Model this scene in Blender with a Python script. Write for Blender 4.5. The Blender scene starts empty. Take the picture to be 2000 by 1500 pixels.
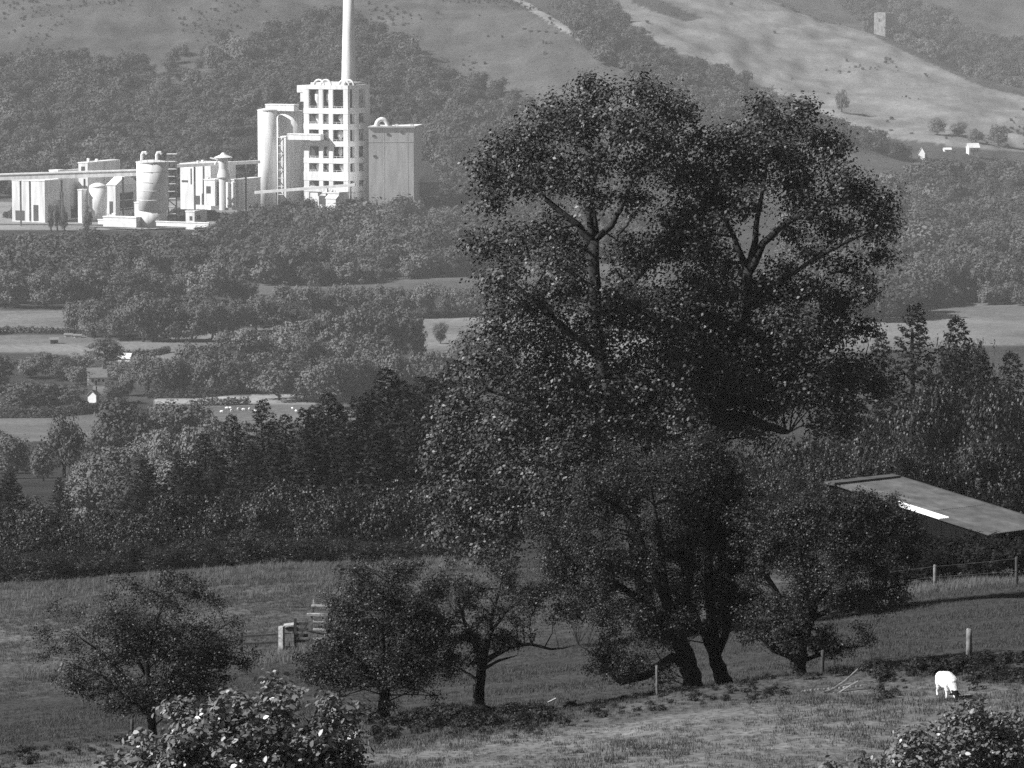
import bpy, math, random
import numpy as np
from mathutils import Vector

# ------------------------------------------------------------------ camera, sky, sun, exposure
F = 7700.0                                   # focal length in photo pixels (photo is 2000 x 1500)
PITCH = math.atan(810 / F)                   # camera looks a little down into the valley
SUN_AZ, SUN_EL = math.radians(-107), math.radians(37)   # azimuth from +Y (view direction), negative = from the left
scene = bpy.context.scene
cam_data = bpy.data.cameras.new('camera')
cam_data.sensor_width = 36.0
cam_data.lens = 36.0 * F / 2000.0
cam_data.clip_start = 1.0
cam_data.clip_end = 9000.0
cam = bpy.data.objects.new('camera', cam_data)
scene.collection.objects.link(cam)
cam.rotation_euler = (math.pi / 2 - PITCH, 0, 0)
scene.camera = cam

world = bpy.data.worlds.new('World')
scene.world = world
world.use_nodes = True
wn = world.node_tree
wn.nodes.clear()
w_out = wn.nodes.new('ShaderNodeOutputWorld')
w_bg = wn.nodes.new('ShaderNodeBackground')
w_bw = wn.nodes.new('ShaderNodeSeparateColor')  # black-and-white film behind a red filter: only the sky's red light counts
w_sky = wn.nodes.new('ShaderNodeTexSky')
w_sky.sky_type = 'NISHITA'
w_sky.sun_disc = False
w_sky.air_density = 0.7
w_sky.dust_density = 1.0                      # hazy summer air
w_sky.sun_elevation = SUN_EL
w_sky.sun_rotation = SUN_AZ
wn.links.new(w_sky.outputs[0], w_bw.inputs[0])
wn.links.new(w_bw.outputs[0], w_bg.inputs[0])
wn.links.new(w_bg.outputs[0], w_out.inputs[0])
w_bg.inputs[1].default_value = 0.05

sun_data = bpy.data.lights.new('sun', 'SUN')
sun_data.energy = 5.0
sun_data.angle = math.radians(0.5)
sun = bpy.data.objects.new('sun', sun_data)
scene.collection.objects.link(sun)
to_sun = Vector((math.sin(SUN_AZ) * math.cos(SUN_EL), math.cos(SUN_AZ) * math.cos(SUN_EL), math.sin(SUN_EL)))
sun.rotation_euler = to_sun.to_track_quat('Z', 'Y').to_euler()

scene.view_settings.view_transform = 'Standard'
scene.view_settings.look = 'None'
scene.view_settings.exposure = 0.6
scene.view_settings.gamma = 1.0
scene.cycles.max_bounces = 4
scene.cycles.diffuse_bounces = 2
scene.cycles.glossy_bounces = 1
scene.cycles.transmission_bounces = 2
scene.cycles.volume_bounces = 0
scene.cycles.transparent_max_bounces = 4
scene.cycles.use_denoising = False

rng = np.random.default_rng(7)
random.seed(7)
C = scene.collection
SP, CP = math.sin(PITCH), math.cos(PITCH)


# ------------------------------------------------------------------ helpers: projection
def P(u, v, d):
    """world point seen at photo pixel (u, v), d metres out along the ground axis"""
    a, b = (u - 1000) / F, -(v - 750) / F
    dx, dy, dz = a, b * SP + CP, b * CP - SP
    k = d / dy
    return Vector((dx * k, d, dz * k))


def zrow(v, d):
    return P(1000, v, d).z


def project(x, y, z):
    fw = y * CP - z * SP
    up = y * SP + z * CP
    return 1000 + F * x / fw, 750 - F * up / fw


# ------------------------------------------------------------------ helpers: noise
def vnoise(x, y, seed=0):
    xi = np.floor(x).astype(np.int64); yi = np.floor(y).astype(np.int64)
    fx = x - xi; fy = y - yi
    fx = fx * fx * (3 - 2 * fx); fy = fy * fy * (3 - 2 * fy)

    def h(a, b):
        n = (a * 374761393 + b * 668265263 + seed * 974634777) & 0xffffffff
        n = ((n ^ (n >> 13)) * 1274126177) & 0xffffffff
        return ((n ^ (n >> 16)) & 0xffff) / 65535.0 * 2 - 1
    return ((h(xi, yi) * (1 - fx) + h(xi + 1, yi) * fx) * (1 - fy) + (h(xi, yi + 1) * (1 - fx) + h(xi + 1, yi + 1) * fx) * fy)


def fbm(x, y, seed=0, octv=3):
    s = 0; a = 1.0
    for i in range(octv):
        s = s + a * vnoise(x * 2 ** i, y * 2 ** i, seed + i); a *= 0.5
    return s


# ------------------------------------------------------------------ terrain height
def near_knots(vA, vB, vC, vD):
    return [(5, -2.2), (25, -6.0), (55, -12.6), (88, zrow(vA, 88)), (110, zrow(vB, 110)), (192, zrow(vC, 192)), (262, zrow(vD, 262)),
            (330, -53.0), (500, -74.0), (800, -104.5), (1060, -129.0), (1300, -145.5), (1700, -146.0), (2330, -146.0)]


def vk(lst):
    return [(d, zrow(v, d)) for d, v in lst]


FAR_L = vk([(2750, 200), (3150, 0)]) + [(3400, 12), (3500, 18), (3700, 26), (3850, 30), (4200, 36), (4600, 40)]
COLS = [
    (-1500, near_knots(1680, 1560, 1420, 1210) + FAR_L),
    (0, near_knots(1590, 1487, 1345, 1150) + FAR_L),
    (500, near_knots(1555, 1453, 1280, 1108) + FAR_L),
    (900, near_knots(1530, 1418, 1245, 1098) + vk([(2750, 225), (3100, 20)]) + [(3300, -8), (3400, -3), (3700, 18), (3850, 22), (4200, 30), (4600, 36)]),
    (1080, near_knots(1520, 1402, 1230, 1096) + vk([(2700, 240), (3020, 28)]) + [(3160, -38)] + vk([(3300, 20)]) + [(3700, 14), (3850, 14), (4200, 25), (4600, 34)]),
    (1330, near_knots(1508, 1375, 1208, 1090) + vk([(2620, 290), (2850, 190)]) + [(2980, -104)] + vk([(3080, 135)]) + [(3750, -8), (3900, -16), (4200, -2), (4600, 30)]),
    (1540, near_knots(1500, 1352, 1190, 1085) + vk([(2560, 320), (2740, 262)]) + [(2860, -121)] + vk([(3080, 190), (3700, 2)]) + [(3820, -48), (4200, -20), (4600, 30)]),
    (1750, near_knots(1495, 1334, 1165, 1078) + [(2480, -131), (2600, -130), (2700, -133)] + vk([(2880, 272), (3450, 92)]) + [(3600, -88)] + vk([(3900, 70)]) + [(4600, 10)]),
    (1915, near_knots(1490, 1318, 1148, 1072) + [(2430, -138), (2550, -135), (2650, -137)] + vk([(2800, 290), (3250, 165)]) + [(3400, -110)] + vk([(3900, 105)]) + [(4600, 10)]),
    (2600, near_knots(1470, 1275, 1110, 1050) + [(2430, -140), (2550, -139), (2650, -139), (2800, -137), (3100, -122), (3250, -130), (3900, -100), (4600, 0)]),
    (3500, near_knots(1460, 1250, 1090, 1040) + [(2430, -140), (2550, -139), (2650, -139), (2800, -137), (3100, -122), (3250, -130), (3900, -100), (4600, 0)]),
]
_cu = np.array([c[0] for c in COLS], float)
_cd = np.array([[k[0] for k in c[1]] for c in COLS], float)
_cz = np.array([[k[1] for k in c[1]] for c in COLS], float)
UG = np.arange(-1500, 3501, 20.0)
NK = _cd.shape[1]
KD = np.stack([np.interp(UG, _cu, _cd[:, i]) for i in range(NK)], 1)
KZ = np.stack([np.interp(UG, _cu, _cz[:, i]) for i in range(NK)], 1)
_ker = np.exp(-0.5 * (np.arange(-8, 9) / 3.0) ** 2); _ker /= _ker.sum()
for arr in (KD, KZ):
    for i in range(NK):
        arr[:, i] = np.convolve(np.pad(arr[:, i], 8, 'edge'), _ker, 'valid')


def ground(x, y):
    x = np.atleast_1d(np.asarray(x, float)); y = np.atleast_1d(np.asarray(y, float))
    shape = x.shape
    x = x.ravel(); y = np.maximum(y.ravel(), 5.0)
    U = np.clip(1000 + F * x / y, -1500, 3499)
    fi = (U + 1500) / 20.0
    i0 = fi.astype(int); t = (fi - i0)[:, None]
    kd = KD[i0] * (1 - t) + KD[i0 + 1] * t
    kz = KZ[i0] * (1 - t) + KZ[i0 + 1] * t
    d = np.clip(y, 5.01, 4599.0)
    seg = np.clip((kd < d[:, None]).sum(1) - 1, 0, NK - 2)
    r = np.arange(len(d))
    d0, d1, z0, z1 = kd[r, seg], kd[r, seg + 1], kz[r, seg], kz[r, seg + 1]
    m = (z1 - z0) / (d1 - d0)
    sp, sn = np.maximum(seg - 1, 0), np.minimum(seg + 1, NK - 2)
    mp = (kz[r, sp + 1] - kz[r, sp]) / (kd[r, sp + 1] - kd[r, sp])
    mn = (kz[r, sn + 1] - kz[r, sn]) / (kd[r, sn + 1] - kd[r, sn])

    def lim(a, b):
        return np.where(a * b <= 0, 0, 2 * a * b / np.where(a + b == 0, 1, a + b))
    t0 = np.where(seg == 0, m, lim(mp, m)); t1 = lim(m, mn)
    h = d1 - d0; s = (d - d0) / h
    z = (2 * s ** 3 - 3 * s ** 2 + 1) * z0 + (s ** 3 - 2 * s ** 2 + s) * h * t0 + (-2 * s ** 3 + 3 * s ** 2) * z1 + (s ** 3 - s ** 2) * h * t1
    near = np.clip((320 - y) / 60, 0, 1)
    far = np.clip((y - 2430) / 300, 0, 1)
    z = z + near * (0.10 * fbm(x / 5.0, y / 5.0, 3, 3) + 0.025 * vnoise(x / .7, y / .7, 9))
    z = z + near * 0.25 * np.exp(-((y - 111.5) / 1.6) ** 2) * (0.8 + 0.5 * vnoise(x / 2.0, y / 2.0, 21))
    z = z + far * (6.0 * fbm(x / 140.0, y / 200.0, 5, 3) + 1.8 * fbm(x / 22.0, y / 45.0, 8, 3))
    z = z + (1 - near) * (1 - far) * 0.5 * fbm(x / 90.0, y / 90.0, 12, 2)
    return z.reshape(shape)


def gz(x, y):
    return float(ground([x], [y])[0])


def at(u, d):
    """point of the ground below photo column u at distance d"""
    x = (u - 1000) / F * d
    for _ in range(3):
        z = gz(x, d)
        x = (u - 1000) / F * (d * CP - z * SP)
    return Vector((x, d, gz(x, d)))


def hit(u, v, d0, d1, n=500):
    """first ground point behind d0 that shows at pixel (u, v)"""
    ds = np.linspace(d0, d1, n)
    a, b = (u - 1000) / F, -(v - 750) / F
    dy, dz = b * SP + CP, b * CP - SP
    xs, zs = a * ds / dy, dz * ds / dy
    g = ground(xs, ds)
    below = np.nonzero(zs <= g)[0]
    i = below[0] if len(below) else n - 1
    return Vector((xs[i], ds[i], g[i]))


def inside(u, v, poly):
    u = np.asarray(u); v = np.asarray(v)
    c = np.zeros(u.shape, bool)
    j = len(poly) - 1
    for i in range(len(poly)):
        xi, yi = poly[i]; xj, yj = poly[j]
        if yi != yj:
            c ^= ((yi > v) != (yj > v)) & (u < (xj - xi) * (v - yi) / (yj - yi) + xi)
        j = i
    return c


# ------------------------------------------------------------------ helpers: materials
def mat_grey(name, albedo, rough=0.9, spec=0.15, noise=None, scale=1.0, obj_random=0.0, transl=0.0, bump=0.0, stretch=(1, 1, 1)):
    m = bpy.data.materials.new(name)
    m.use_nodes = True
    nt = m.node_tree
    b = nt.nodes['Principled BSDF']
    b.inputs['Roughness'].default_value = rough
    b.inputs['Specular IOR Level'].default_value = spec
    b.inputs['Base Color'].default_value = (albedo, albedo, albedo, 1)
    val = None
    if noise or obj_random:
        v = nt.nodes.new('ShaderNodeValue'); v.outputs[0].default_value = albedo
        val = v.outputs[0]
    if noise:
        tc = nt.nodes.new('ShaderNodeTexCoord')
        n = nt.nodes.new('ShaderNodeTexNoise')
        n.inputs['Scale'].default_value = scale
        n.inputs['Detail'].default_value = 5
        n.inputs['Roughness'].default_value = 0.65
        mp = nt.nodes.new('ShaderNodeMapping'); mp.inputs['Scale'].default_value = stretch
        nt.links.new(tc.outputs['Object'], mp.inputs[0]); nt.links.new(mp.outputs[0], n.inputs['Vector'])
        r = nt.nodes.new('ShaderNodeMapRange')
        r.inputs[1].default_value = 0.3; r.inputs[2].default_value = 0.7
        r.inputs[3].default_value = 1 - noise; r.inputs[4].default_value = 1 + noise
        nt.links.new(n.outputs[0], r.inputs[0])
        mu = nt.nodes.new('ShaderNodeMath'); mu.operation = 'MULTIPLY'
        nt.links.new(val, mu.inputs[0]); nt.links.new(r.outputs[0], mu.inputs[1])
        val = mu.outputs[0]
        if bump:
            bp = nt.nodes.new('ShaderNodeBump'); bp.inputs['Strength'].default_value = bump
            bp.inputs['Distance'].default_value = 0.05
            nt.links.new(n.outputs[0], bp.inputs['Height']); nt.links.new(bp.outputs[0], b.inputs['Normal'])
    if obj_random:
        oi = nt.nodes.new('ShaderNodeObjectInfo')
        r = nt.nodes.new('ShaderNodeMapRange')
        r.inputs[3].default_value = 1 - obj_random; r.inputs[4].default_value = 1 + obj_random
        nt.links.new(oi.outputs['Random'], r.inputs[0])
        mu = nt.nodes.new('ShaderNodeMath'); mu.operation = 'MULTIPLY'
        nt.links.new(val, mu.inputs[0]); nt.links.new(r.outputs[0], mu.inputs[1])
        val = mu.outputs[0]
    if val is not None:
        nt.links.new(val, b.inputs['Base Color'])
    if transl:
        tr = nt.nodes.new('ShaderNodeBsdfTranslucent')
        mx = nt.nodes.new('ShaderNodeMixShader'); mx.inputs[0].default_value = transl
        if val is not None:
            nt.links.new(val, tr.inputs[0])
        else:
            tr.inputs[0].default_value = (albedo, albedo, albedo, 1)
        nt.links.new(b.outputs[0], mx.inputs[1]); nt.links.new(tr.outputs[0], mx.inputs[2])
        nt.links.new(mx.outputs[0], nt.nodes['Material Output'].inputs[0])
    return m


M = {}
M['bark'] = mat_grey('bark', 0.035, 0.95, 0.1, 0.5, 6.0, bump=0.6)
M['bark_pale'] = mat_grey('bark_pale', 0.11, 0.9, 0.1, 0.5, 5.0, bump=0.5)
M['leaf_sycamore'] = mat_grey('leaf_sycamore', 0.06, 0.48, 0.36, 0.65, 1.3, transl=0.06)
M['leaf_hawthorn'] = mat_grey('leaf_hawthorn', 0.031, 0.5, 0.3, 0.6, 2.0, transl=0.05)
M['leaf_bright'] = mat_grey('leaf_bright', 0.13, 0.4, 0.5, 0.45, 5.0, transl=0.06)
M['leaf_wood'] = mat_grey('leaf_wood', 0.125, 0.7, 0.2, 0.35, 0.12, obj_random=0.42, transl=0.1)
M['leaf_far'] = mat_grey('leaf_far', 0.078, 0.8, 0.15, 0.3, 0.1, obj_random=0.28, transl=0.08)
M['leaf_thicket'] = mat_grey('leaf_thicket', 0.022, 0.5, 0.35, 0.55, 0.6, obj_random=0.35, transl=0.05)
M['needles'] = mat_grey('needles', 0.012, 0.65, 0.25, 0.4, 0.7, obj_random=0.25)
M['grass'] = mat_grey('grass', 0.085, 0.7, 0.2, 0.5, 0.25, transl=0.25)
M['dry_grass'] = mat_grey('dry_grass', 0.19, 0.8, 0.15, 0.5, 0.5, transl=0.25)
M['weeds'] = mat_grey('weeds', 0.022, 0.6, 0.3, 0.5, 1.0, obj_random=0.4, transl=0.15)  # weeds made darker to paint in shade under the hawthorns
M['concrete'] = mat_grey('concrete', 0.74, 0.9, 0.1, 0.22, 0.5, stretch=(1, 1, .12))
M['concrete_grey'] = mat_grey('concrete_grey', 0.66, 0.9, 0.1, 0.28, 0.4, stretch=(1, 1, .12))
M['cladding'] = mat_grey('cladding', 0.8, 0.7, 0.2, 0.22, 0.35, stretch=(1, 1, .15))
M['dark_steel'] = mat_grey('dark_steel', 0.14, 0.6, 0.3, 0.3, 0.4)
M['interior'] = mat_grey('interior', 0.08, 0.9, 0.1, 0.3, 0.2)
M['wood_pale'] = mat_grey('wood_pale', 0.34, 0.9, 0.1, 0.6, 6.0, bump=0.4)
M['wood_dark'] = mat_grey('wood_dark', 0.06, 0.9, 0.1, 0.4, 6.0, bump=0.4)
M['wood_grey'] = mat_grey('wood_grey', 0.13, 0.9, 0.1, 0.5, 6.0, bump=0.4)
M['wood_weathered'] = mat_grey('wood_weathered', 0.17, 0.9, 0.1, 0.75, 3.5, bump=0.5)
M['stone'] = mat_grey('stone', 0.2, 0.95, 0.1, 0.5, 3.0, bump=0.6)
M['castle'] = mat_grey('castle', 0.22, 0.95, 0.1, 0.4, 0.35)
M['shade_black'] = mat_grey('shade_black', 0.006, 0.9, 0.1, 0.4, 4.0)  # near-black stands in for the shade inside the open-sided barn
M['roof_sheet'] = mat_grey('roof_sheet', 0.075, 0.8, 0.2, 0.4, 1.0, obj_random=0.22)
M['skylight'] = mat_grey('skylight', 0.8, 0.4, 0.4, 0.1, 2.0)
M['fleece'] = mat_grey('fleece', 0.8, 1.0, 0.0, 0.12, 25.0, bump=0.6)
M['sheep_black'] = mat_grey('sheep_black', 0.012, 0.8, 0.1)
M['render_white'] = mat_grey('render_white', 0.75, 0.9, 0.1, 0.1, 0.5)
M['slate'] = mat_grey('slate', 0.2, 0.8, 0.2, 0.25, 1.0)
M['pale_dust'] = mat_grey('pale_dust', 0.6, 0.95, 0.05, 0.3, 0.2)  # plain pale roof colour
M['wire'] = mat_grey('wire', 0.12, 0.5, 0.4)


# ------------------------------------------------------------------ helpers: objects
def link(name, mesh, parent=None, loc=None):
    o = bpy.data.objects.new(name, mesh)
    C.objects.link(o)
    if parent is not None:
        o.parent = parent
    if loc is not None:
        o.location = loc
    return o


def tag(o, label=None, cat=None, group=None, kind=None):
    if label: o['label'] = label
    if cat: o['category'] = cat
    if group: o['group'] = group
    if kind: o['kind'] = kind
    return o


def thing(name, label, cat, loc, group=None):
    o = bpy.data.objects.new(name, None)
    C.objects.link(o)
    o.location = loc
    o.empty_display_size = 0.2
    return tag(o, label, cat, group)


class MB:
    """collects shapes in world coordinates; build() makes ONE mesh object around an origin"""

    def __init__(self):
        self.v = []; self.f = []

    def add(self, vs, fs):
        n = len(self.v)
        self.v.extend([tuple(p) for p in vs])
        self.f.extend([tuple(i + n for i in f) for f in fs])

    def hexa(self, b, t):
        self.add(list(b) + list(t), [(3, 2, 1, 0), (4, 5, 6, 7), (0, 1, 5, 4), (1, 2, 6, 5), (2, 3, 7, 6), (3, 0, 4, 7)])

    def obox(self, o, ax, ay, a0, a1, b0, b1, z0, z1):
        pts = [(o[0] + ax[0] * a + ay[0] * b, o[1] + ax[1] * a + ay[1] * b) for a, b in ((a0, b0), (a1, b0), (a1, b1), (a0, b1))]
        self.hexa([(p[0], p[1], z0) for p in pts], [(p[0], p[1], z1) for p in pts])

    def box(self, x0, x1, y0, y1, z0, z1):
        self.obox((0, 0), (1, 0), (0, 1), x0, x1, y0, y1, z0, z1)

    def rings(self, rings, caps=True):
        n = len(rings[0]); base = len(self.v)
        for r in rings:
            self.v.extend([tuple(p) for p in r])
        for k in range(len(rings) - 1):
            for i in range(n):
                j = (i + 1) % n
                self.f.append((base + k * n + i, base + k * n + j, base + (k + 1) * n + j, base + (k + 1) * n + i))
        if caps:
            self.f.append(tuple(base + i for i in reversed(range(n))))
            self.f.append(tuple(base + (len(rings) - 1) * n + i for i in range(n)))

    def lathe(self, cx, cy, prof, n=24):
        self.rings([[(cx + r * math.cos(2 * math.pi * i / n), cy + r * math.sin(2 * math.pi * i / n), z) for i in range(n)] for r, z in prof])

    def tube(self, path, radii, n=6, wob=0.0):
        path = [Vector(p) for p in path]
        if not hasattr(radii, '__len__'):
            radii = [radii] * len(path)
        rs = []
        ref = Vector((0.31, 0.83, 0.46))
        for i, p in enumerate(path):
            t = (path[min(i + 1, len(path) - 1)] - path[max(i - 1, 0)])
            t = t.normalized() if t.length > 1e-9 else Vector((0, 0, 1))
            a = t.cross(ref).normalized() if abs(t.dot(ref)) < .98 else t.cross(Vector((1, 0, 0))).normalized()
            b = t.cross(a)
            rs.append([p + (a * math.cos(2 * math.pi * k / n) + b * math.sin(2 * math.pi * k / n)) * radii[i] * (1 + wob * random.uniform(-1, 1)) for k in range(n)])
        self.rings(rs)

    def bar(self, a, b, w, h):
        a = Vector(a); b = Vector(b)
        t = (b - a).normalized()
        s = t.cross(Vector((0, 0, 1)))
        s = s.normalized() if s.length > 1e-6 else Vector((1, 0, 0))
        n = s.cross(t)
        q = [(-w / 2, -h / 2), (w / 2, -h / 2), (w / 2, h / 2), (-w / 2, h / 2)]
        self.hexa([a + s * x + n * y for x, y in q], [b + s * x + n * y for x, y in q])

    def build(self, name, mat, parent=None, origin=None, smooth=False):
        if origin is None:
            origin = parent.location if parent is not None else Vector((0, 0, 0))
        me = bpy.data.meshes.new(name)
        ox, oy, oz = origin
        me.from_pydata([(x - ox, y - oy, z - oz) for x, y, z in self.v], [], self.f)
        me.materials.append(M[mat])
        if smooth:
            me.polygons.foreach_set('use_smooth', [True] * len(me.polygons))
        o = link(name, me, parent)
        if parent is None:
            o.location = origin
        return o


def fast_mesh(name, verts, nper, mat):
    """verts (N*nper, 3): N separate faces with nper corners each"""
    me = bpy.data.meshes.new(name)
    nv = len(verts); nf = nv // nper
    me.vertices.add(nv); me.loops.add(nv); me.polygons.add(nf)
    me.vertices.foreach_set('co', np.asarray(verts, np.float32).ravel())
    me.loops.foreach_set('vertex_index', np.arange(nv, dtype=np.int32))
    me.polygons.foreach_set('loop_start', np.arange(0, nv, nper, dtype=np.int32))
    me.update(calc_edges=True)
    me.materials.append(M[mat])
    return me


def unit(a):
    return a / np.maximum(np.linalg.norm(a, axis=1, keepdims=True), 1e-9)


def rand_dir(n):
    return unit(rng.normal(size=(n, 3)))


def leaf_verts(p, nrm, size, aspect=0.7, lay=0.0, corners=4):
    n = len(p)
    along = rand_dir(n) + lay * np.array([.8, .1, .45])
    t = unit(along - nrm * (along * nrm).sum(1, keepdims=True))
    b = np.cross(nrm, t)
    s = size[:, None]
    fold = nrm * s * 0.12
    if corners == 6:
        w = b * s * aspect * .5
        v = np.stack([p - t * s * .5, p - t * s * .22 + w * .85 + fold, p + t * s * .15 + w * .8 + fold, p + t * s * .5, p + t * s * .15 - w * .8 + fold, p - t * s * .22 - w * .85 + fold], 1)
        return v.reshape(-1, 3)
    v = np.stack([p - t * s * .5, p + b * s * aspect * .5 + fold, p + t * s * .5, p - b * s * aspect * .5 + fold], 1)
    return v.reshape(-1, 3)


def lobe_leaves(c, r, ncl, per, clr, size, outw=0.6, up=0.35, tree_c=None, shell=0.55, jit=.42, rag=.16):
    """leaf clusters spread through an uneven ellipsoidal lobe -> positions, normals, sizes, cluster centres"""
    c = np.asarray(c, float); r = np.asarray(r, float)
    dirs = rand_dir(ncl)
    rad = shell + (1 - shell) * rng.random(ncl) ** 0.6
    rad *= 1 + rag * rng.normal(size=ncl)
    cc = c + dirs * rad[:, None] * r
    idx = np.repeat(np.arange(ncl), per)
    off = rng.normal(size=(ncl * per, 3)) * clr
    off[:, 2] *= 0.7
    p = cc[idx] + off
    o = dirs[idx]
    if tree_c is not None:
        o = o + 0.5 * unit(p - np.asarray(tree_c))
    o = 0.55 * unit(o) + 0.75 * unit(off)
    nr = unit(outw * o + up * np.array([0, 0, 1.0]) + jit * rng.normal(size=p.shape))
    s = size * (0.6 + 0.8 * rng.random(len(p)))
    return p, nr, s, cc


# ------------------------------------------------------------------ terrain sheet
us = np.concatenate([np.arange(-1500, -120, 60.0), np.arange(-120, 2120, 6.0), np.arange(2120, 3501, 60.0)])
ds = np.concatenate([np.linspace(6, 80, 20, endpoint=False), np.linspace(80, 130, 110, endpoint=False), np.linspace(130, 275, 170, endpoint=False),
                     np.linspace(275, 1050, 50, endpoint=False), np.linspace(1050, 2400, 150, endpoint=False), np.linspace(2400, 3950, 190, endpoint=False), np.linspace(3950, 4599, 25)])
UU, DD = np.meshgrid(us, ds)
TX = (UU - 1000) / F * DD
TZ = ground(TX, DD)
nr, nc = UU.shape
tv = np.stack([TX, DD, TZ], -1).reshape(-1, 3)
ii = np.arange(nr * nc).reshape(nr, nc)
tf = np.stack([ii[:-1, :-1], ii[:-1, 1:], ii[1:, 1:], ii[1:, :-1]], -1).reshape(-1, 4)
me = bpy.data.meshes.new('terrain')
me.vertices.add(len(tv)); me.loops.add(tf.size); me.polygons.add(len(tf))
me.vertices.foreach_set('co', tv.astype(np.float32).ravel())
me.loops.foreach_set('vertex_index', tf.astype(np.int32).ravel())
me.polygons.foreach_set('loop_start', np.arange(0, tf.size, 4, dtype=np.int32))
me.polygons.foreach_set('use_smooth', np.ones(len(tf), bool))
me.update(calc_edges=True)
pu, pv = project(tv[:, 0], tv[:, 1], tv[:, 2])
td = tv[:, 1]

# ground tones: what grows where, plus one hill shadow painted in as colour
FIELDS = [  # pale fields on the valley floor, as seen outlines, and their albedo
    ([(-300, 600), (84, 607), (160, 604), (170, 645), (84, 648), (-300, 650)], 0.17),
    ([(-300, 655), (84, 652), (170, 655), (260, 668), (330, 660), (440, 648), (520, 640), (560, 650), (470, 660), (380, 695), (300, 720), (180, 700), (84, 690), (-300, 690)], 0.17),
    ([(600, 625), (680, 625), (700, 660), (600, 660)], 0.17),
    ([(800, 620), (950, 615), (1300, 612), (1300, 720), (800, 720)], 0.2),
    ([(480, 545), (700, 535), (950, 512), (1300, 500), (1300, 560), (950, 575), (800, 572), (600, 575), (480, 575)], 0.10),
    ([(300, 782), (540, 768), (620, 775), (620, 789), (520, 790), (300, 792)], 0.3),
    ([(380, 790), (640, 787), (700, 790), (700, 850), (380, 850)], 0.14),
    ([(-300, 815), (84, 812), (180, 806), (230, 830), (180, 860), (-300, 870)], 0.14),
    ([(-300, 925), (84, 928), (130, 940), (84, 1000), (-300, 1000)], 0.2),
    ([(1600, 610), (1700, 605), (1915, 592), (2300, 590), (2300, 660), (1600, 690)], 0.16),
    ([(180, 755), (215, 750), (225, 770), (180, 770)], 0.12),
]
cover_and_shade = np.full(len(td), 0.045)
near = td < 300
cover_and_shade[near] = np.interp(td[near], [60, 104, 112, 180, 225, 262], [.13, .13, .06, .06, .11, .145])
vall = (td > 1000) & (td < 2420)
cover_and_shade[vall] = 0.05
for poly, a in FIELDS:
    s = vall & inside(pu, pv, poly)
    cover_and_shade[s] = a
site = vall & (td > 2200) & (pv < 450) & (pu < 860)
cover_and_shade[site] = 0.24
hill = td >= 2420
cover_and_shade[hill] = 0.075
CHILL = [(1155, -80), (1240, 55), (1300, 95), (1400, 130), (1480, 165), (1560, 210), (1620, 240), (1700, 266), (1790, 276), (1915, 292), (2300, 315), (2300, 260), (1915, 168), (1740, 88), (1640, 33), (1535, -5), (1500, -80)]
SHOULDER = [(720, 40), (850, -60), (1040, -60), (1145, 80), (1330, 195), (1500, 260), (1760, 330), (1915, 345), (1700, 345), (1400, 330), (1150, 215), (1000, 170), (900, 130), (830, 100)]
cover_and_shade[hill & inside(pu, pv, SHOULDER)] = 0.085
cover_and_shade[hill & inside(pu, pv, CHILL) & (td < 3900)] = 0.19
cover_and_shade[hill & inside(pu, pv, [(1215, -20), (1300, 3), (1375, 36), (1340, 42), (1280, 24), (1235, 6)])] = 0.06  # dark wedge: a shadow on the hill, painted into the ground colour
cover_and_shade[hill & inside(pu, pv, [(985, -10), (1004, -10), (1150, 74), (1140, 84)])] = 0.33
cover_and_shade[hill & inside(pu, pv, [(360, 0), (385, 0), (375, 40), (345, 75), (338, 70)])] = 0.085
cover_and_shade[hill & inside(pu, pv, [(-300, -60), (330, -60), (310, 60), (84, 75), (-300, 90)])] = 0.08
cover_and_shade[hill & inside(pu, pv, [(470, -60), (700, -60), (700, 15), (560, 55), (480, 70)])] = 0.085
ca = me.attributes.new('cover_and_shade', 'FLOAT', 'POINT')
ca.data.foreach_set('value', cover_and_shade.astype(np.float32))

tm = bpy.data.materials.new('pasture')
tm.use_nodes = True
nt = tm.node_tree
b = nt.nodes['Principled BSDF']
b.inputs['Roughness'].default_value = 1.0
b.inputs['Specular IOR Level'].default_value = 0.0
att = nt.nodes.new('ShaderNodeAttribute'); att.attribute_name = 'cover_and_shade'
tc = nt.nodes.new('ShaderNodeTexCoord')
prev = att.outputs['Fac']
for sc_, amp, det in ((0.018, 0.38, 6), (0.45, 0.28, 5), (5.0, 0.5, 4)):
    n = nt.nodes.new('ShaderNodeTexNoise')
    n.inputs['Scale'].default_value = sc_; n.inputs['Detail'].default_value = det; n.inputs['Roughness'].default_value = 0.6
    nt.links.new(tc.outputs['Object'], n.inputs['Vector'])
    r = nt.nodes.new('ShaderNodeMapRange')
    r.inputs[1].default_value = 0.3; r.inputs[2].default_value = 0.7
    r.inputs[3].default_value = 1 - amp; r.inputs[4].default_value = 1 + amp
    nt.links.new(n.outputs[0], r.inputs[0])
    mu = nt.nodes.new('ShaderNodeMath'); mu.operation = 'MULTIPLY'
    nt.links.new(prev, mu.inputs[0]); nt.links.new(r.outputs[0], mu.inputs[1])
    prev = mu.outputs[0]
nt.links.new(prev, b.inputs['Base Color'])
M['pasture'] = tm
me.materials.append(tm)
terrain = link('terrain', me)
tag(terrain, kind='structure')


# ------------------------------------------------------------------ scattering of masses (stuff)
def proto_collection(name, meshes):
    col = bpy.data.collections.new(name)
    for i, m_ in enumerate(meshes):
        col.objects.link(bpy.data.objects.new('%s_model' % name, m_))
    return col


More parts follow.
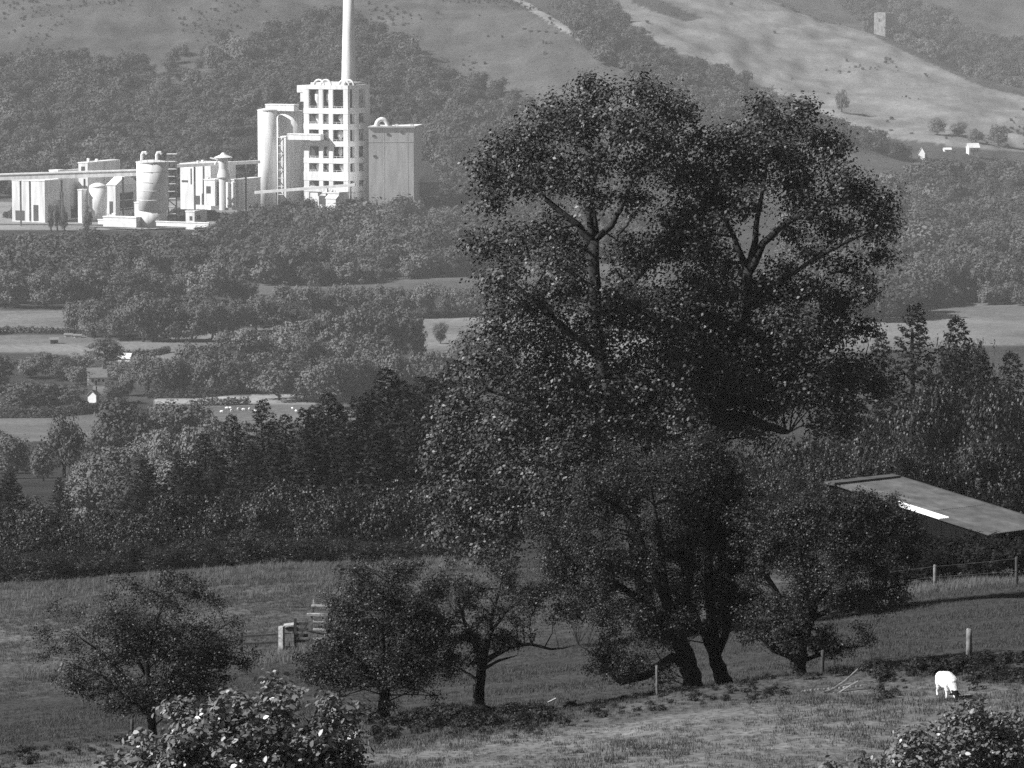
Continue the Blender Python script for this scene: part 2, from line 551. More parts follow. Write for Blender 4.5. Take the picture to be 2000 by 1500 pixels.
def scatter(name, pts, rot, scl, col, label, cat):
    me_ = bpy.data.meshes.new(name)
    me_.vertices.add(len(pts))
    me_.vertices.foreach_set('co', np.asarray(pts, np.float32).ravel())
    a = me_.attributes.new('rot', 'FLOAT_VECTOR', 'POINT'); a.data.foreach_set('vector', np.asarray(rot, np.float32).ravel())
    a = me_.attributes.new('scl', 'FLOAT_VECTOR', 'POINT'); a.data.foreach_set('vector', np.asarray(scl, np.float32).ravel())
    o = link(name, me_)
    tag(o, label, cat, kind='stuff')
    ng = bpy.data.node_groups.new(name, 'GeometryNodeTree')
    ng.interface.new_socket('Geometry', in_out='INPUT', socket_type='NodeSocketGeometry')
    ng.interface.new_socket('Geometry', in_out='OUTPUT', socket_type='NodeSocketGeometry')
    gi = ng.nodes.new('NodeGroupInput'); go = ng.nodes.new('NodeGroupOutput')
    iop = ng.nodes.new('GeometryNodeInstanceOnPoints')
    ci = ng.nodes.new('GeometryNodeCollectionInfo')
    ci.inputs['Collection'].default_value = col
    ci.inputs['Separate Children'].default_value = True
    ci.inputs['Reset Children'].default_value = True
    iop.inputs['Pick Instance'].default_value = True
    for nm, sock in (('rot', 'Rotation'), ('scl', 'Scale')):
        na = ng.nodes.new('GeometryNodeInputNamedAttribute'); na.data_type = 'FLOAT_VECTOR'
        na.inputs['Name'].default_value = nm
        ng.links.new(na.outputs['Attribute'], iop.inputs[sock])
    ng.links.new(gi.outputs[0], iop.inputs['Points'])
    ng.links.new(ci.outputs[0], iop.inputs['Instance'])
    ng.links.new(iop.outputs[0], go.inputs[0])
    md = o.modifiers.new('scatter', 'NODES'); md.node_group = ng
    return o


# ---- crown models, one unit tall, standing on z = 0
def broad_crown(name, nleaf, size, mat, wide=0.45, nl=12, low=0.12, seed=0, tallness=1.0):
    r_ = random.Random(seed)
    P_, N_, S_ = [], [], []
    lobes = [((0, 0, 0.55), (wide * .7, wide * .7, 0.36))]
    for k in range(nl):
        a = r_.uniform(0, 2 * math.pi); z = r_.uniform(low + .14, .86)
        rr = wide * math.sqrt(max(0.05, 1 - ((z - .5) / .56) ** 2)) * r_.uniform(.45, .8)
        q = r_.uniform(.14, .24)
        lobes.append(((rr * math.cos(a), rr * math.sin(a), z), (q * 1.1, q * 1.1, q * r_.uniform(.65, .9))))
    tot = sum(l[1][0] ** 2 for l in lobes)
    for c_, r in lobes:
        n = int(nleaf * r[0] ** 2 / tot / 14) + 1
        p, nn, s, _ = lobe_leaves(c_, r, n, 14, size * 0.9, size, 1.0, .35, (0, 0, .45), 0.78, .25)
        P_.append(p); N_.append(nn); S_.append(s)
    p = np.concatenate(P_); nn = np.concatenate(N_); s = np.concatenate(S_)
    keep = p[:, 2] > 0.02
    return fast_mesh(name, leaf_verts(p[keep], nn[keep], s[keep], 0.85), 4, mat)


def trunk_model(name, h=0.5, r=0.025, mat='bark', limbs=4):
    mb = MB()
    mb.tube([(0, 0, -0.03), (0.005, 0, h * .4), (-0.005, 0.01, h * .75), (0.01, 0, h)], [r * 1.4, r, r * .8, r * .4], 6)
    for k in range(limbs):
        a = k * 1.7
        mb.tube([(0, 0, h * (.5 + .1 * k)), (.1 * math.cos(a), .1 * math.sin(a), h * (.8 + .1 * k)), (.2 * math.cos(a), .2 * math.sin(a), h * (1 + .12 * k))], [r * .6, r * .4, r * .15], 4)
    me_ = bpy.data.meshes.new(name)
    me_.from_pydata(mb.v, [], mb.f)
    me_.materials.append(M[mat])
    return me_


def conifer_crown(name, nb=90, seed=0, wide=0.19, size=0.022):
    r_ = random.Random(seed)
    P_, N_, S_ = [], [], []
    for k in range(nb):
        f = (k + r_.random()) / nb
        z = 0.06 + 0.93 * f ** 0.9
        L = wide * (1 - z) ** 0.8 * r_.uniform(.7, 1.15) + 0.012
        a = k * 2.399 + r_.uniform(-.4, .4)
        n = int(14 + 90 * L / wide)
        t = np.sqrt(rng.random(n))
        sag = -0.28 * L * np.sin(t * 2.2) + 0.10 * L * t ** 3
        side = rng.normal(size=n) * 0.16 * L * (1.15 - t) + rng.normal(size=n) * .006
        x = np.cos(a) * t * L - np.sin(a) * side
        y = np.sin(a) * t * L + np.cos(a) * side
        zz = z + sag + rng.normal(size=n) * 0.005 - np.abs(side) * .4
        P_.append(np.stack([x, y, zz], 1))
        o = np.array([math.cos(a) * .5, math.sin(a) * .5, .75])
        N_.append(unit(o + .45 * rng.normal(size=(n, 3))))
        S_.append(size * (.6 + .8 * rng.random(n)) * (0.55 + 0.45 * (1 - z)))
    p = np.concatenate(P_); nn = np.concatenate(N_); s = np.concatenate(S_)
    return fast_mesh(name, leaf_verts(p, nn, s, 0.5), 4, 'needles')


M['leaf_far_pale'] = mat_grey('leaf_far_pale', 0.12, 0.8, 0.15, 0.3, 0.1, obj_random=0.3, transl=0.08)
FAR_PALE = [broad_crown('far_crown', 1500, 0.085, 'leaf_far_pale', random.Random(s).uniform(.4, .6), 9, .05, s) for s in range(10, 13)]
FAR_CROWNS = [broad_crown('far_crown', 1500, 0.085, 'leaf_far', random.Random(s).uniform(.4, .56), 11, .05, s) for s in range(5)]
MID_CROWNS = [broad_crown('mid_crown', 4200, 0.05, 'leaf_wood', w, 14, .08, 20 + i) for i, w in enumerate((.42, .5, .56, .36, .47, .6))]
THICKET = [broad_crown('thicket_crown', 13000, 0.021, 'leaf_thicket', w, 15, .0, 40 + i) for i, w in enumerate((.34, .42, .5, .38))]
CONIFERS = [conifer_crown('conifer_crown', 170, i, w) for i, w in enumerate((.19, .22, .24, .21))]
TRUNK = trunk_model('trunk_model')
CONIFER_TRUNK = trunk_model('conifer_trunk_model', 0.9, 0.012, limbs=0)


def scatter_poly(poly, d0, d1, spacing, shift, keep=1.0, u0=-400, u1=2400, clump=None):
    """jittered ground points whose pixel, raised by shift rows, lies in the outline"""
    x0, x1 = (u0 - 1000) / F * d1, (u1 - 1000) / F * d1
    gx, gy = np.meshgrid(np.arange(x0, x1, spacing), np.arange(d0, d1, spacing))
    gx = gx.ravel() + rng.uniform(-.45, .45, gx.size) * spacing
    gy = gy.ravel() + rng.uniform(-.45, .45, gy.size) * spacing
    zz = ground(gx, gy)
    u, v = project(gx, gy, zz)
    wob = 14 * fbm(gx / 60, gy / 90, 77, 3)
    s = inside(u + wob, v - shift + wob, poly) & (rng.random(len(u)) < keep)
    if clump is not None:
        s &= fbm(gx / 45, gy / 70, 55, 3) > clump
    return np.stack([gx[s], gy[s], zz[s]], 1)


far_col = proto_collection('far_wood', FAR_CROWNS)


pale_col = proto_collection('pale_wood', FAR_PALE)


def wood(name, label, parts, hmin, hmax, sink=0.4, pale=.3):
    pts = np.concatenate(parts)
    n = len(pts)
    patch = fbm(pts[:, 0] / 70, pts[:, 1] / 110, 91, 3)
    big = fbm(pts[:, 0] / 40, pts[:, 1] / 60, 17, 2)
    h = rng.uniform(hmin, hmax, n) * (1 + .25 * np.clip(big, -1, 1))
    pts[:, 2] -= sink
    rot = np.stack([rng.uniform(-.08, .08, n), rng.uniform(-.08, .08, n), rng.uniform(0, 6.28, n)], 1)
    scl = np.stack([h * rng.uniform(.8, 1.25, n), h * rng.uniform(.8, 1.25, n), h], 1)
    is_pale = (patch + .35 * rng.normal(size=n)) > pale
    print('WOOD', name, n, is_pale.sum())
    scatter(name, pts[~is_pale], rot[~is_pale], scl[~is_pale], far_col, label, 'wood')
    if is_pale.sum() > 5:
        scatter('pale_' + name, pts[is_pale], rot[is_pale], scl[is_pale], pale_col, 'paler trees mixed into the ' + label, 'wood')


W1 = [(-400, 130), (84, 85), (200, 105), (310, 125), (360, 175), (420, 150), (470, 95), (560, 55), (640, 25), (740, 50), (850, 115), (930, 150), (1010, 185), (1100, 225), (1200, 300), (1300, 420), (-400, 420)]
W1b = [(300, 110), (400, 60), (480, 90), (430, 190), (340, 190)]
wood('hillside_wood', 'dense dark broadleaf wood covering the hillside behind the cement works',
     [scatter_poly(W1, 2440, 3150, 10, 25, .93), scatter_poly(W1b, 2600, 3200, 16, 10, .5)], 7, 17)
W2 = [(1045, -60), (1150, -60), (1180, 0), (1240, 60), (1300, 100), (1400, 132), (1480, 168), (1560, 212), (1620, 242), (1655, 268), (1720, 270), (1770, 290), (1760, 340), (1600, 312), (1440, 258), (1330, 205), (1148, 88)]
wood('ravine_wood', 'dark wood filling the ravine below the bright grass hill', [scatter_poly(W2, 2650, 3600, 9.5, 18, .96)], 7, 15)
W3 = [(1640, 5), (1700, -20), (1760, -10), (1800, 30), (1860, 40), (1915, 70), (2300, 110), (2300, 300), (1915, 160), (1760, 92)]
wood('castle_wood', 'pale hazy wood on the slope around the ruined keep', [scatter_poly(W3, 3520, 4200, 11, 12, .8)], 7, 17)
W4 = [(-400, 440), (84, 484), (220, 480), (330, 472), (420, 462), (520, 425), (600, 402), (660, 392), (700, 380), (820, 368), (940, 355), (1300, 350), (1300, 490), (940, 500), (720, 522), (500, 530), (420, 505), (300, 530), (84, 560), (-400, 570)]
wood('valley_wood', 'long dark belt of wood below the cement works', [scatter_poly(W4, 1720, 2420, 9.5, 28, .97)], 7, 17)
W5 = [(1560, 420), (1680, 370), (1760, 345), (1915, 318), (2400, 300), (2400, 575), (1915, 578), (1690, 590), (1500, 590)]
wood('right_valley_wood', 'dark belt of wood right of the sycamore above the pale strip field', [scatter_poly(W5, 1620, 2700, 9.5, 28, .97)], 7, 16)
OPEN = [(-300, -60), (330, -60), (560, -40), (840, -40), (1040, -40), (1100, 60), (1200, 140), (1000, 160), (560, 60), (300, 120), (-300, 100)]
pts = [scatter_poly(OPEN, 2600, 3500, 7, 4, .6, clump=.3), scatter_poly(OPEN, 2600, 3500, 18, 4, .12), scatter_poly(CHILL, 2800, 3750, 6, 3, .35, clump=.7), scatter_poly(CHILL, 2800, 3750, 20, 3, .03)]
wood('hill_scrub', 'scattered small thorn bushes dotted over the open hill slopes', pts, .7, 2.8, .25, pale=.0)
pts = [scatter_poly([(-300, 425), (84, 432), (190, 425), (300, 440), (470, 440), (560, 405), (700, 395), (700, 380), (540, 375), (400, 375), (380, 420), (330, 432), (200, 432), (100, 395), (-300, 395)], 2200, 2330, 5, 6, .75)]
wood('works_scrub', 'pale scrub growing along the edge of the cement works', pts, 2.5, 7, .2, pale=-.2)

# ------------------------------------------------------------------ cement works (about 2.3 km away)
PHI = math.radians(25)
AX = (-math.cos(PHI), math.sin(PHI))      # along a lit face: left and away
AY = (math.sin(PHI), math.cos(PHI))       # along a shaded face: right and away


def corner(uL, uC, uR, vb, d):
    """nearest corner, lengths of the lit and the shaded face, ground height"""
    p = P(uC, vb, d)
    s = d / F
    return (p.x, p.y), (uC - uL) * s / math.cos(PHI), (uR - uC) * s / math.sin(PHI), p.z


def block(name, label, cat, uL, uC, uR, vt, vb, d, mat, group=None, roof=0.0, depth=None, wins=(), sink=3.0):
    o, w1, w2, zb = corner(uL, uC, uR, vb, d)
    if depth: w2 = depth
    zt = zrow(vt, d)
    t = thing(name, label, cat, (o[0], o[1], zb), group)
    mb = MB(); mb.obox(o, AX, AY, 0, w1, 0, w2, zb - sink, zt)
    mb.build('wall', mat, t)
    mb = MB()
    if roof:
        q = lambda a, b_, z: (o[0] + AX[0] * a + AY[0] * b_, o[1] + AX[1] * a + AY[1] * b_, z)
        e = .4
        mb.add([q(-e, -e, zt), q(w1 + e, -e, zt), q(w1 + e, w2 + e, zt), q(-e, w2 + e, zt), q(-e, w2 / 2, zt + roof), q(w1 + e, w2 / 2, zt + roof)],
               [(0, 1, 5, 4), (2, 3, 4, 5), (1, 2, 5), (3, 0, 4), (3, 2, 1, 0)])
    else:
        mb.obox(o, AX, AY, -.25, w1 + .25, -.25, w2 + .25, zt + .003, zt + .6)
    ro_ = mb.build('roof', 'cladding', t)
    r_ = random.Random(int(uL * 7 + vt * 13))
    if w1 > 6 and w2 > 4 and not roof and sink:
        for k in range(r_.randint(1, 3)):          # vents and ducts on the roof
            a, b_ = r_.uniform(.1, .85) * w1, r_.uniform(.15, .8) * w2
            mb = MB(); mb.obox(o, AX, AY, a, a + r_.uniform(.8, 2.2), b_, b_ + r_.uniform(.8, 2), zt + .61, zt + r_.uniform(1.2, 2.6)); mb.build('roof_vent', 'cladding', ro_, t.location)
        for k in range(3):                         # guard rail along the lit edge
            mb = MB(); a = w1 * (k + .5) / 3; mb.obox(o, AX, AY, a - .06, a + .06, .1, .22, zt + .6, zt + 1.7); mb.build('rail_post', 'dark_steel', t)
        mb = MB(); mb.obox(o, AX, AY, 0, w1, .12, .2, zt + 1.7, zt + 1.82); mb.build('guard_rail', 'dark_steel', t)
    if w2 > 12 and zt - zb > 12:
        for k in range(1, int(w2 / 9)):            # cladding joints and a downpipe on the shaded side
            b_ = w2 * k / int(w2 / 9)
            mb = MB(); mb.obox(o, AX, AY, -.1, .05, b_, b_ + .35, zb, zt - .3); mb.build('joint', 'dark_steel' if k == 2 else 'concrete_grey', t)
        for k in range(1, 4):
            z_ = zb + (zt - zb) * k / 4
            mb = MB(); mb.obox(o, AX, AY, -.16, .04, 0, w2, z_, z_ + .4); mb.build('joint', 'concrete_grey', t)
    if w1 > 9 and zt - zb > 9:
        a = w1 * r_.uniform(.2, .8)
        mb = MB(); mb.tube([(o[0] + AX[0] * a - AY[0] * .4, o[1] + AX[1] * a - AY[1] * .4, z_) for z_ in (zb, (zb + zt) / 2, zt)], .3, 6); mb.build('downpipe', 'dark_steel', t)
    for f, a0, a1, z0, z1 in wins:             # f: 0 lit face, 1 shaded face; fractions of the face
        mb = MB()
        H = zt - zb
        if f == 0: mb.obox(o, AX, AY, w1 * a0, w1 * a1, -.12, .1, zb + H * z0, zb + H * z1)
        else: mb.obox(o, AX, AY, -.12, .1, w2 * a0, w2 * a1, zb + H * z0, zb + H * z1)
        mb.build('window', 'interior', t)
    return t


# --- preheater tower: open concrete frame with floors, plant inside
DT = 2260
o, w1, w2, zb = corner(592, 680, 720, 412, DT)
s = DT / F
tw = thing('preheater_tower', 'tall white concrete frame tower with rows of openings under the chimney', 'tower', (o[0], o[1], zb))
zt = zrow(167, DT)
fl = lambda u: (680 - u) * s / math.cos(PHI)
fr = lambda u: (u - 680) * s / math.sin(PHI)
for ua, ub in ((592, 602), (622, 630), (642, 650), (671, 680)):
    mb = MB(); mb.obox(o, AX, AY, fl(ub) if ub < 680 else 0, fl(ua), 0, 1.5, zb - 3, zt); mb.build('pier', 'concrete', tw)
for ua, ub in ((684.2, 684.2), (692, 700), (712, 720)):
    b0, b1 = (1.505, fr(684.2)) if ua == ub else (fr(ua), fr(ub))
    mb = MB(); mb.obox(o, AX, AY, 0, 1.5, b0, b1, zb - 3, zt); mb.build('pier', 'concrete', tw)
for va, vb_ in ((167, 175), (212, 223), (243, 254), (277, 287), (310, 320), (337, 354), (366, 376)):
    mb = MB(); mb.obox(o, AX, AY, -.15, w1 + .15, -.15, w2 + .15, zrow(vb_, DT), zrow(va, DT)); mb.build('floor_slab', 'concrete', tw)
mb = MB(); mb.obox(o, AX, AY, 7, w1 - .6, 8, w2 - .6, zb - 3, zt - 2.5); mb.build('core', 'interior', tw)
mb = MB(); mb.obox(o, AX, AY, .6, w1 * .97, .4, w2 * .97, zb - 4, zrow(377, DT)); mb.build('plinth', 'concrete', tw)
for va in (212, 243, 277, 310, 337):
    mb = MB(); mb.obox(o, AX, AY, .4, w1 - .4, .35, .47, zrow(va, DT) + 1.0, zrow(va, DT) + 1.12); rl_ = mb.build('railing', 'cladding', tw)
    for k in range(9):
        a = .6 + (w1 - 1.2) * k / 8
        mb = MB(); mb.obox(o, AX, AY, a, a + .12, .36, .46, zrow(va, DT) + .005, zrow(va, DT) + 1.0); mb.build('railing_post', 'cladding', rl_, tw.location)
rr = random.Random(5)
for va, vb_ in ((175, 212), (223, 243), (254, 277), (287, 310), (320, 337)):
    for uc in (612, 636, 660):
        if rr.random() < .15: continue
        a = fl(uc + rr.uniform(-3, 3)); z0, z1 = zrow(vb_, DT), zrow(va, DT)
        cx, cy = o[0] + AX[0] * a + AY[0] * 4.2, o[1] + AX[1] * a + AY[1] * 4.2
        mb = MB(); r_ = rr.uniform(1.1, 2.1)
        hh = z1 - z0
        mb.lathe(cx, cy, [(r_ * .35, z0), (r_ * .4, z0 + hh * .2), (r_, z0 + hh * .45), (r_, z0 + hh * .72), (r_ * .5, z0 + hh * .86), (r_ * .45, z0 + hh * .93)], 14)
        mb.build('cyclone', 'cladding', tw, smooth=True)
    for uc in (688, 706):
        b_ = fr(uc); z0, z1 = zrow(vb_, DT), zrow(va, DT)
        mb = MB(); mb.lathe(o[0] + AX[0] * 4 + AY[0] * b_, o[1] + AX[1] * 4 + AY[1] * b_, [(1.0, z0), (1.0, z0 + (z1 - z0) * .6)], 10)
        mb.build('duct', 'dark_steel', tw, smooth=True)
for uc in (618, 632, 668, 684):
    a = max(fl(uc), .8)
    mb = MB()
    pth = [(o[0] + AX[0] * (a - 3.2 * math.cos(q)) + AY[0] * 3, o[1] + AX[1] * (a - 3.2 * math.cos(q)) + AY[1] * 3, zt + 3.0 * math.sin(q)) for q in np.linspace(0, math.pi, 11)]
    mb.tube(pth, .55, 8); mb.build('roof_hoop', 'concrete', tw)
mb = MB(); mb.obox(o, AX, AY, w1 + .16, w1 + 4.6, .5, 9, zrow(182, DT), zrow(168, DT)); mb.build('gallery', 'concrete', tw)
mb = MB(); mb.obox(o, AX, AY, w1 + .16, w1 + 2.6, .8, 8, zrow(200, DT), zrow(182, DT) - .05); mb.build('gallery', 'concrete', tw)
mb = MB(); mb.obox(o, AX, AY, 3.0, w1 - 3, 3, w2 - 3, zt + .003, zt + 1.4); mb.build('roof_deck', 'concrete_grey', tw)

# --- chimney
p = P(682.5, 412, 2312)
ch = thing('chimney', 'tall pale tapering chimney rising behind the frame tower', 'chimney', p)
z160, zt_ = zrow(158, 2312), p.z + 132
mb = MB(); mb.lathe(p.x, p.y, [(5.3, p.z - 3), (4.35, z160), (3.55, (z160 + zt_) / 2), (2.85, zt_)], 36); mb.build('shaft', 'concrete', ch, smooth=True)
mb = MB(); mb.lathe(p.x, p.y, [(3.0, zt_ - .9), (3.1, zt_ - .6), (3.1, zt_ + .1), (2.5, zt_ + .12)], 36); mb.build('rim', 'concrete_grey', ch)

# --- twin tall silos beside the tower
for lab, uc, hw, vt, d in (('left tall pale cement silo of the pair beside the frame tower', 523, 18.5, 216, 2300),
                           ('right tall pale cement silo of the pair beside the frame tower', 566, 26, 218, 2312)):
    p = P(uc, 405, d); r_ = hw * d / F
    t = thing('cement_silo', lab, 'silo', p, 'pair of tall silos beside the tower')
    mb = MB(); mb.lathe(p.x, p.y, [(r_, p.z - 3), (r_, zrow(vt, d))], 36); mb.build('barrel', 'concrete', t, smooth=False)
    for f in t.children[0].data.polygons:
        f.use_smooth = abs(f.normal.z) < .5
    mb = MB(); mb.lathe(p.x, p.y, [(r_ + .3, zrow(vt, d) + .004), (r_ + .3, zrow(vt, d) + .5), (r_ * .3, zrow(vt, d) + 1.4)], 36); mb.build('cap', 'concrete_grey', t)
block('silo_head_house', 'long pale box house on top of the two tall silos', 'building', 517, 574, 592, 206, 217, 2300, 'concrete', sink=.0, depth=6)
block('elevator_shaft', 'grey shaded shaft in front of the right tall silo', 'building', 549, 559, 592, 268, 400, 2288, 'concrete_grey')
block('transfer_bridge', 'flat pale box bridge between the silos and the frame tower', 'bridge', 560, 626, 634, 264, 274, 2261, 'concrete', sink=0, depth=4)


def lattice(name, label, uc, half, vt, vb, d, lev, mat='dark_steel'):
    p = P(uc, vb, d); w = half * d / F
    t = thing(name, label, 'stair tower', p)
    z0, z1 = p.z - 2, zrow(vt, d)
    for sx in (-1, 1):
        for sy in (-1, 1):
            mb = MB(); mb.box(p.x + sx * w - .2, p.x + sx * w + .2, p.y + sy * w - .2, p.y + sy * w + .2, z0, z1); mb.build('post', mat, t)
    for k in range(lev):
        za = p.z + (z1 - p.z) * (k + 1) / lev
        mb = MB(); mb.box(p.x - w - .5, p.x + w + .5, p.y - w - .5, p.y + w + .5, za - .35, za - .05); mb.build('landing', 'cladding', t)
        zp = p.z + (z1 - p.z) * k / lev
        sg = 1 if k % 2 else -1
        mb = MB(); mb.bar((p.x - sg * w, p.y - w, zp), (p.x + sg * w, p.y - w, za - .4), .5, .5); mb.build('stair_flight', mat, t)
    return t


lattice('stair_tower', 'open steel stair tower against the left tall silo', 549, 5, 268, 395, 2280, 8)
lattice('stair_tower', 'open steel stair tower clinging to the stout round silo', 337, 8, 300, 432, 2236, 9)

# --- hall to the right, with duct arch
HX, HY = (.985, .172), (.13, .99)          # along its front (right, slightly away) and into its depth
p = P(720.5, 392, 2246); hw_ = 87.5 * 2246 / F / .985
hl = thing('kiln_hall', 'big blank grey hall right of the frame tower', 'hall', p)
zb, zt = p.z, zrow(250, 2246)
mb = MB(); mb.obox((p.x, p.y), HX, HY, 0, hw_, 0, 30, zb - 3, zt); mb.build('wall', 'cladding', hl)
mb = MB(); mb.obox((p.x, p.y), HX, HY, -.4, hw_ + .9, -.5, 30.4, zt + .003, zt + .9); ro_ = mb.build('roof', 'cladding', hl)
for a in (.34, .86):
    mb = MB(); mb.obox((p.x, p.y), HX, HY, hw_ * a, hw_ * a + .25, -.04, .05, zb, zt - .2); mb.build('joint', 'concrete_grey', hl)
for k in (4,):
    z_ = zb + (zt - zb) * k / 5
    mb = MB(); mb.obox((p.x, p.y), HX, HY, 0, hw_, -.06, .04, z_, z_ + .3); mb.build('joint', 'concrete_grey', hl)
for a, k in ((.08, .88), (.4, .9), (.1, .6), (.7, .93)):
    mb = MB(); mb.obox((p.x, p.y), HX, HY, hw_ * a, hw_ * a + 1.6, -.2, .05, zb + (zt - zb) * k, zb + (zt - zb) * k + 1.1); mb.build('louvre', 'dark_steel', hl)
for a in (.15, .35, .55, .9):
    mb = MB(); mb.obox((p.x, p.y), HX, HY, hw_ * a, hw_ * a + 1.8, 4, 6, zt + .91, zt + 1.9); mb.build('roof_vent', 'cladding', ro_, hl.location)
mb = MB()
pth = [P(746 + 11 * math.cos(q), 247 - 14 * math.sin(q), 2250) for q in np.linspace(math.pi, 0, 13)]
mb.tube([P(731, 247.5, 2250)] + pth + [P(766, 247, 2250)], 1.3, 10); mb.build('roof_duct', 'concrete', hl, smooth=True)
block('annex', 'low sloping-roofed annex at the far right end of the works', 'building', 806, 822, 850, 346, 372, 2290, 'concrete_grey', roof=9)
block('low_store', 'low pale store among trees right of the annex', 'building', 818, 846, 862, 356, 372, 2270, 'slate', depth=8)
mb = MB()
t = thing('conveyor_gallery', 'long thin inclined conveyor running in front of the silos and tower', 'conveyor', P(600, 400, 2235))
mb.bar(P(498, 376, 2240), P(694, 361, 2232), 3.0, 1.5); mb.build('gallery', 'concrete', t)
for u, v in ((540, 373), (590, 369), (640, 365), (685, 362)):
    q = P(u, v, 2238)
    mb = MB(); mb.box(q.x - .4, q.x + .4, q.y - .4, q.y + .4, -150, q.z - .8); mb.build('trestle', 'dark_steel', t)
block('hopper_house', 'white block with dark recess at the foot of the frame tower', 'building', 620, 662, 680, 378, 412, 2230, 'concrete', wins=((0, .25, .95, .35, .85),))
block('white_hut', 'small white hut in trees below the frame tower', 'hut', 636, 656, 664, 388, 412, 2205, 'render_white', roof=1.6, depth=5)

# --- stout round silo on the left
p = P(298, 433, 2222); r_ = 30.5 * 2222 / F
t = thing('cement_silo', 'stout white round silo standing alone left of the works', 'silo', p)
mb = MB(); mb.lathe(p.x, p.y, [(r_, zrow(408, 2230)), (r_, zrow(316, 2230))], 40); mb.build('barrel', 'concrete', t)
mb = MB(); mb.lathe(p.x, p.y, [(r_ * .92, p.z - 3), (r_ * .92, zrow(408, 2230) - .01)], 40); mb.build('skirt', 'concrete_grey', t)
for ch_ in t.children:
    for f in ch_.data.polygons: f.use_smooth = abs(f.normal.z) < .5
for v_ in (335, 355, 372, 390):
    mb = MB(); mb.lathe(p.x, p.y, [(r_ + .02, zrow(v_, 2222) - .2), (r_ + .14, zrow(v_, 2222) - .15), (r_ + .14, zrow(v_, 2222) + .15), (r_ + .02, zrow(v_, 2222) + .2)], 40); mb.build('hoop', 'concrete_grey', t)
mb = MB(); mb.lathe(p.x, p.y, [(r_ + .4, zrow(316, 2230) + .004), (r_ + .4, zrow(314, 2230)), (r_ * .4, zrow(311, 2230))], 40); mb.build('cap', 'concrete_grey', t)
for uu in (277, 306):
    mb = MB(); q = P(uu, 314, 2228)
    mb.tube([q, P(uu, 302, 2228), P(uu + 2, 298, 2228), P(uu + 8, 298, 2228), P(uu + 10, 301, 2228)], .9, 8); mb.build('vent_pipe', 'concrete', t)
for k in range(14):
    a = k / 14 * 2 * math.pi
    q = (p.x + r_ * math.cos(a), p.y + r_ * math.sin(a))
    mb = MB(); mb.box(q[0] - .1, q[0] + .1, q[1] - .1, q[1] + .1, zrow(314, 2230), zrow(309.5, 2230)); mb.build('rail_post', 'dark_steel', t)
block('silo_annex', 'narrow white annex stuck to the base of the stout silo', 'building', 262, 282, 289, 397, 433, 2216, 'concrete', depth=5)
block('grey_loading_house', 'grey block under the right side of the stout silo', 'building', 288, 290, 350, 402, 436, 2224, 'concrete_grey', depth=14)
# --- small dome silo
p = P(192, 418, 2238); r_ = 17.5 * 2238 / F
t = thing('cement_silo', 'short white silo with rounded top on the left of the works', 'silo', p)
mb = MB(); mb.lathe(p.x, p.y, [(r_ * .8, p.z - 3), (r_ * .8, zrow(412, 2238)), (r_, zrow(406, 2238)), (r_, zrow(366, 2238))], 30); mb.build('barrel', 'concrete', t)
mb = MB(); mb.lathe(p.x, p.y, [(r_ + .1, zrow(366, 2238) + .003), (r_ * .9, zrow(362, 2238)), (r_ * .6, zrow(359, 2238)), (r_ * .2, zrow(357, 2238))], 30); mb.build('dome', 'concrete', t)
for ch_ in t.children:
    for f in ch_.data.polygons: f.use_smooth = abs(f.normal.z) < .7
# --- long gallery, left
t = thing('conveyor_gallery', 'long roofed conveyor gallery climbing from the edge to the stout silo', 'conveyor', P(180, 420, 2244))
mb = MB(); mb.bar(P(-160, 352, 2252), P(270, 338, 2240), 5.0, 3.0); mb.build('gallery', 'concrete_grey', t)
mb = MB(); mb.bar(P(-160, 345.5, 2252), P(270, 332, 2240), 6.0, .7); mb.build('roof', 'concrete', t)
for u, v in ((-60, 352), (40, 350), (120, 348), (165, 346), (240, 342)):
    q = P(u, v, 2246)
    mb = MB(); mb.box(q.x - .5, q.x + .5, q.y - .5, q.y + .5, -150, q.z - 1); mb.build('trestle', 'dark_steel', t)
t = thing('conveyor_gallery', 'pale roofed conveyor gallery between the domed hopper and tall silos', 'conveyor', P(470, 410, 2262))
mb = MB(); mb.bar(P(345, 324, 2262), P(508, 316, 2270), 3.5, 1.8); mb.build('gallery', 'concrete', t)
for u, v in ((380, 323), (480, 318)):
    q = P(u, v, 2265)
    mb = MB(); mb.box(q.x - .5, q.x + .5, q.y - .5, q.y + .5, -150, q.z - .9); mb.build('trestle', 'dark_steel', t)
# --- blocks
block('mill_building', 'wide white mill building between the stout silo and tall silos', 'building', 350, 412, 450, 322, 400, 2295, 'concrete', depth=30, wins=((0, .08, .3, .0, .28), (0, .36, .5, .0, .22), (0, .62, .66, .5, .9), (0, .75, .95, .55, .6)))
block('packing_shed', 'grey shed wall right of the domed hopper', 'building', 452, 466, 504, 352, 400, 2262, 'concrete_grey')
block('pump_house', 'small white block under the domed hopper', 'building', 398, 420, 432, 352, 392, 2256, 'concrete', wins=((0, .4, .8, .35, .7),), depth=8)
p = P(437, 400, 2258); r_ = 12 * 2258 / F
t = thing('hopper_silo', 'round hopper with a wide flat conical cap', 'silo', p)
mb = MB(); mb.lathe(p.x, p.y, [(r_ * .8, p.z - 3), (r_ * .8, zrow(350, 2258)), (r_ * 1.1, zrow(346, 2258)), (r_ * .75, zrow(330, 2258)), (r_ * .75, zrow(308, 2258))], 24); mb.build('barrel', 'concrete_grey', t)
mb = MB(); mb.lathe(p.x, p.y, [(r_ * 1.5, zrow(308, 2258) + .01), (r_ * 1.5, zrow(307, 2258)), (r_ * .5, zrow(302, 2258)), (r_ * .2, zrow(298, 2258))], 24); mb.build('cap', 'concrete', t)
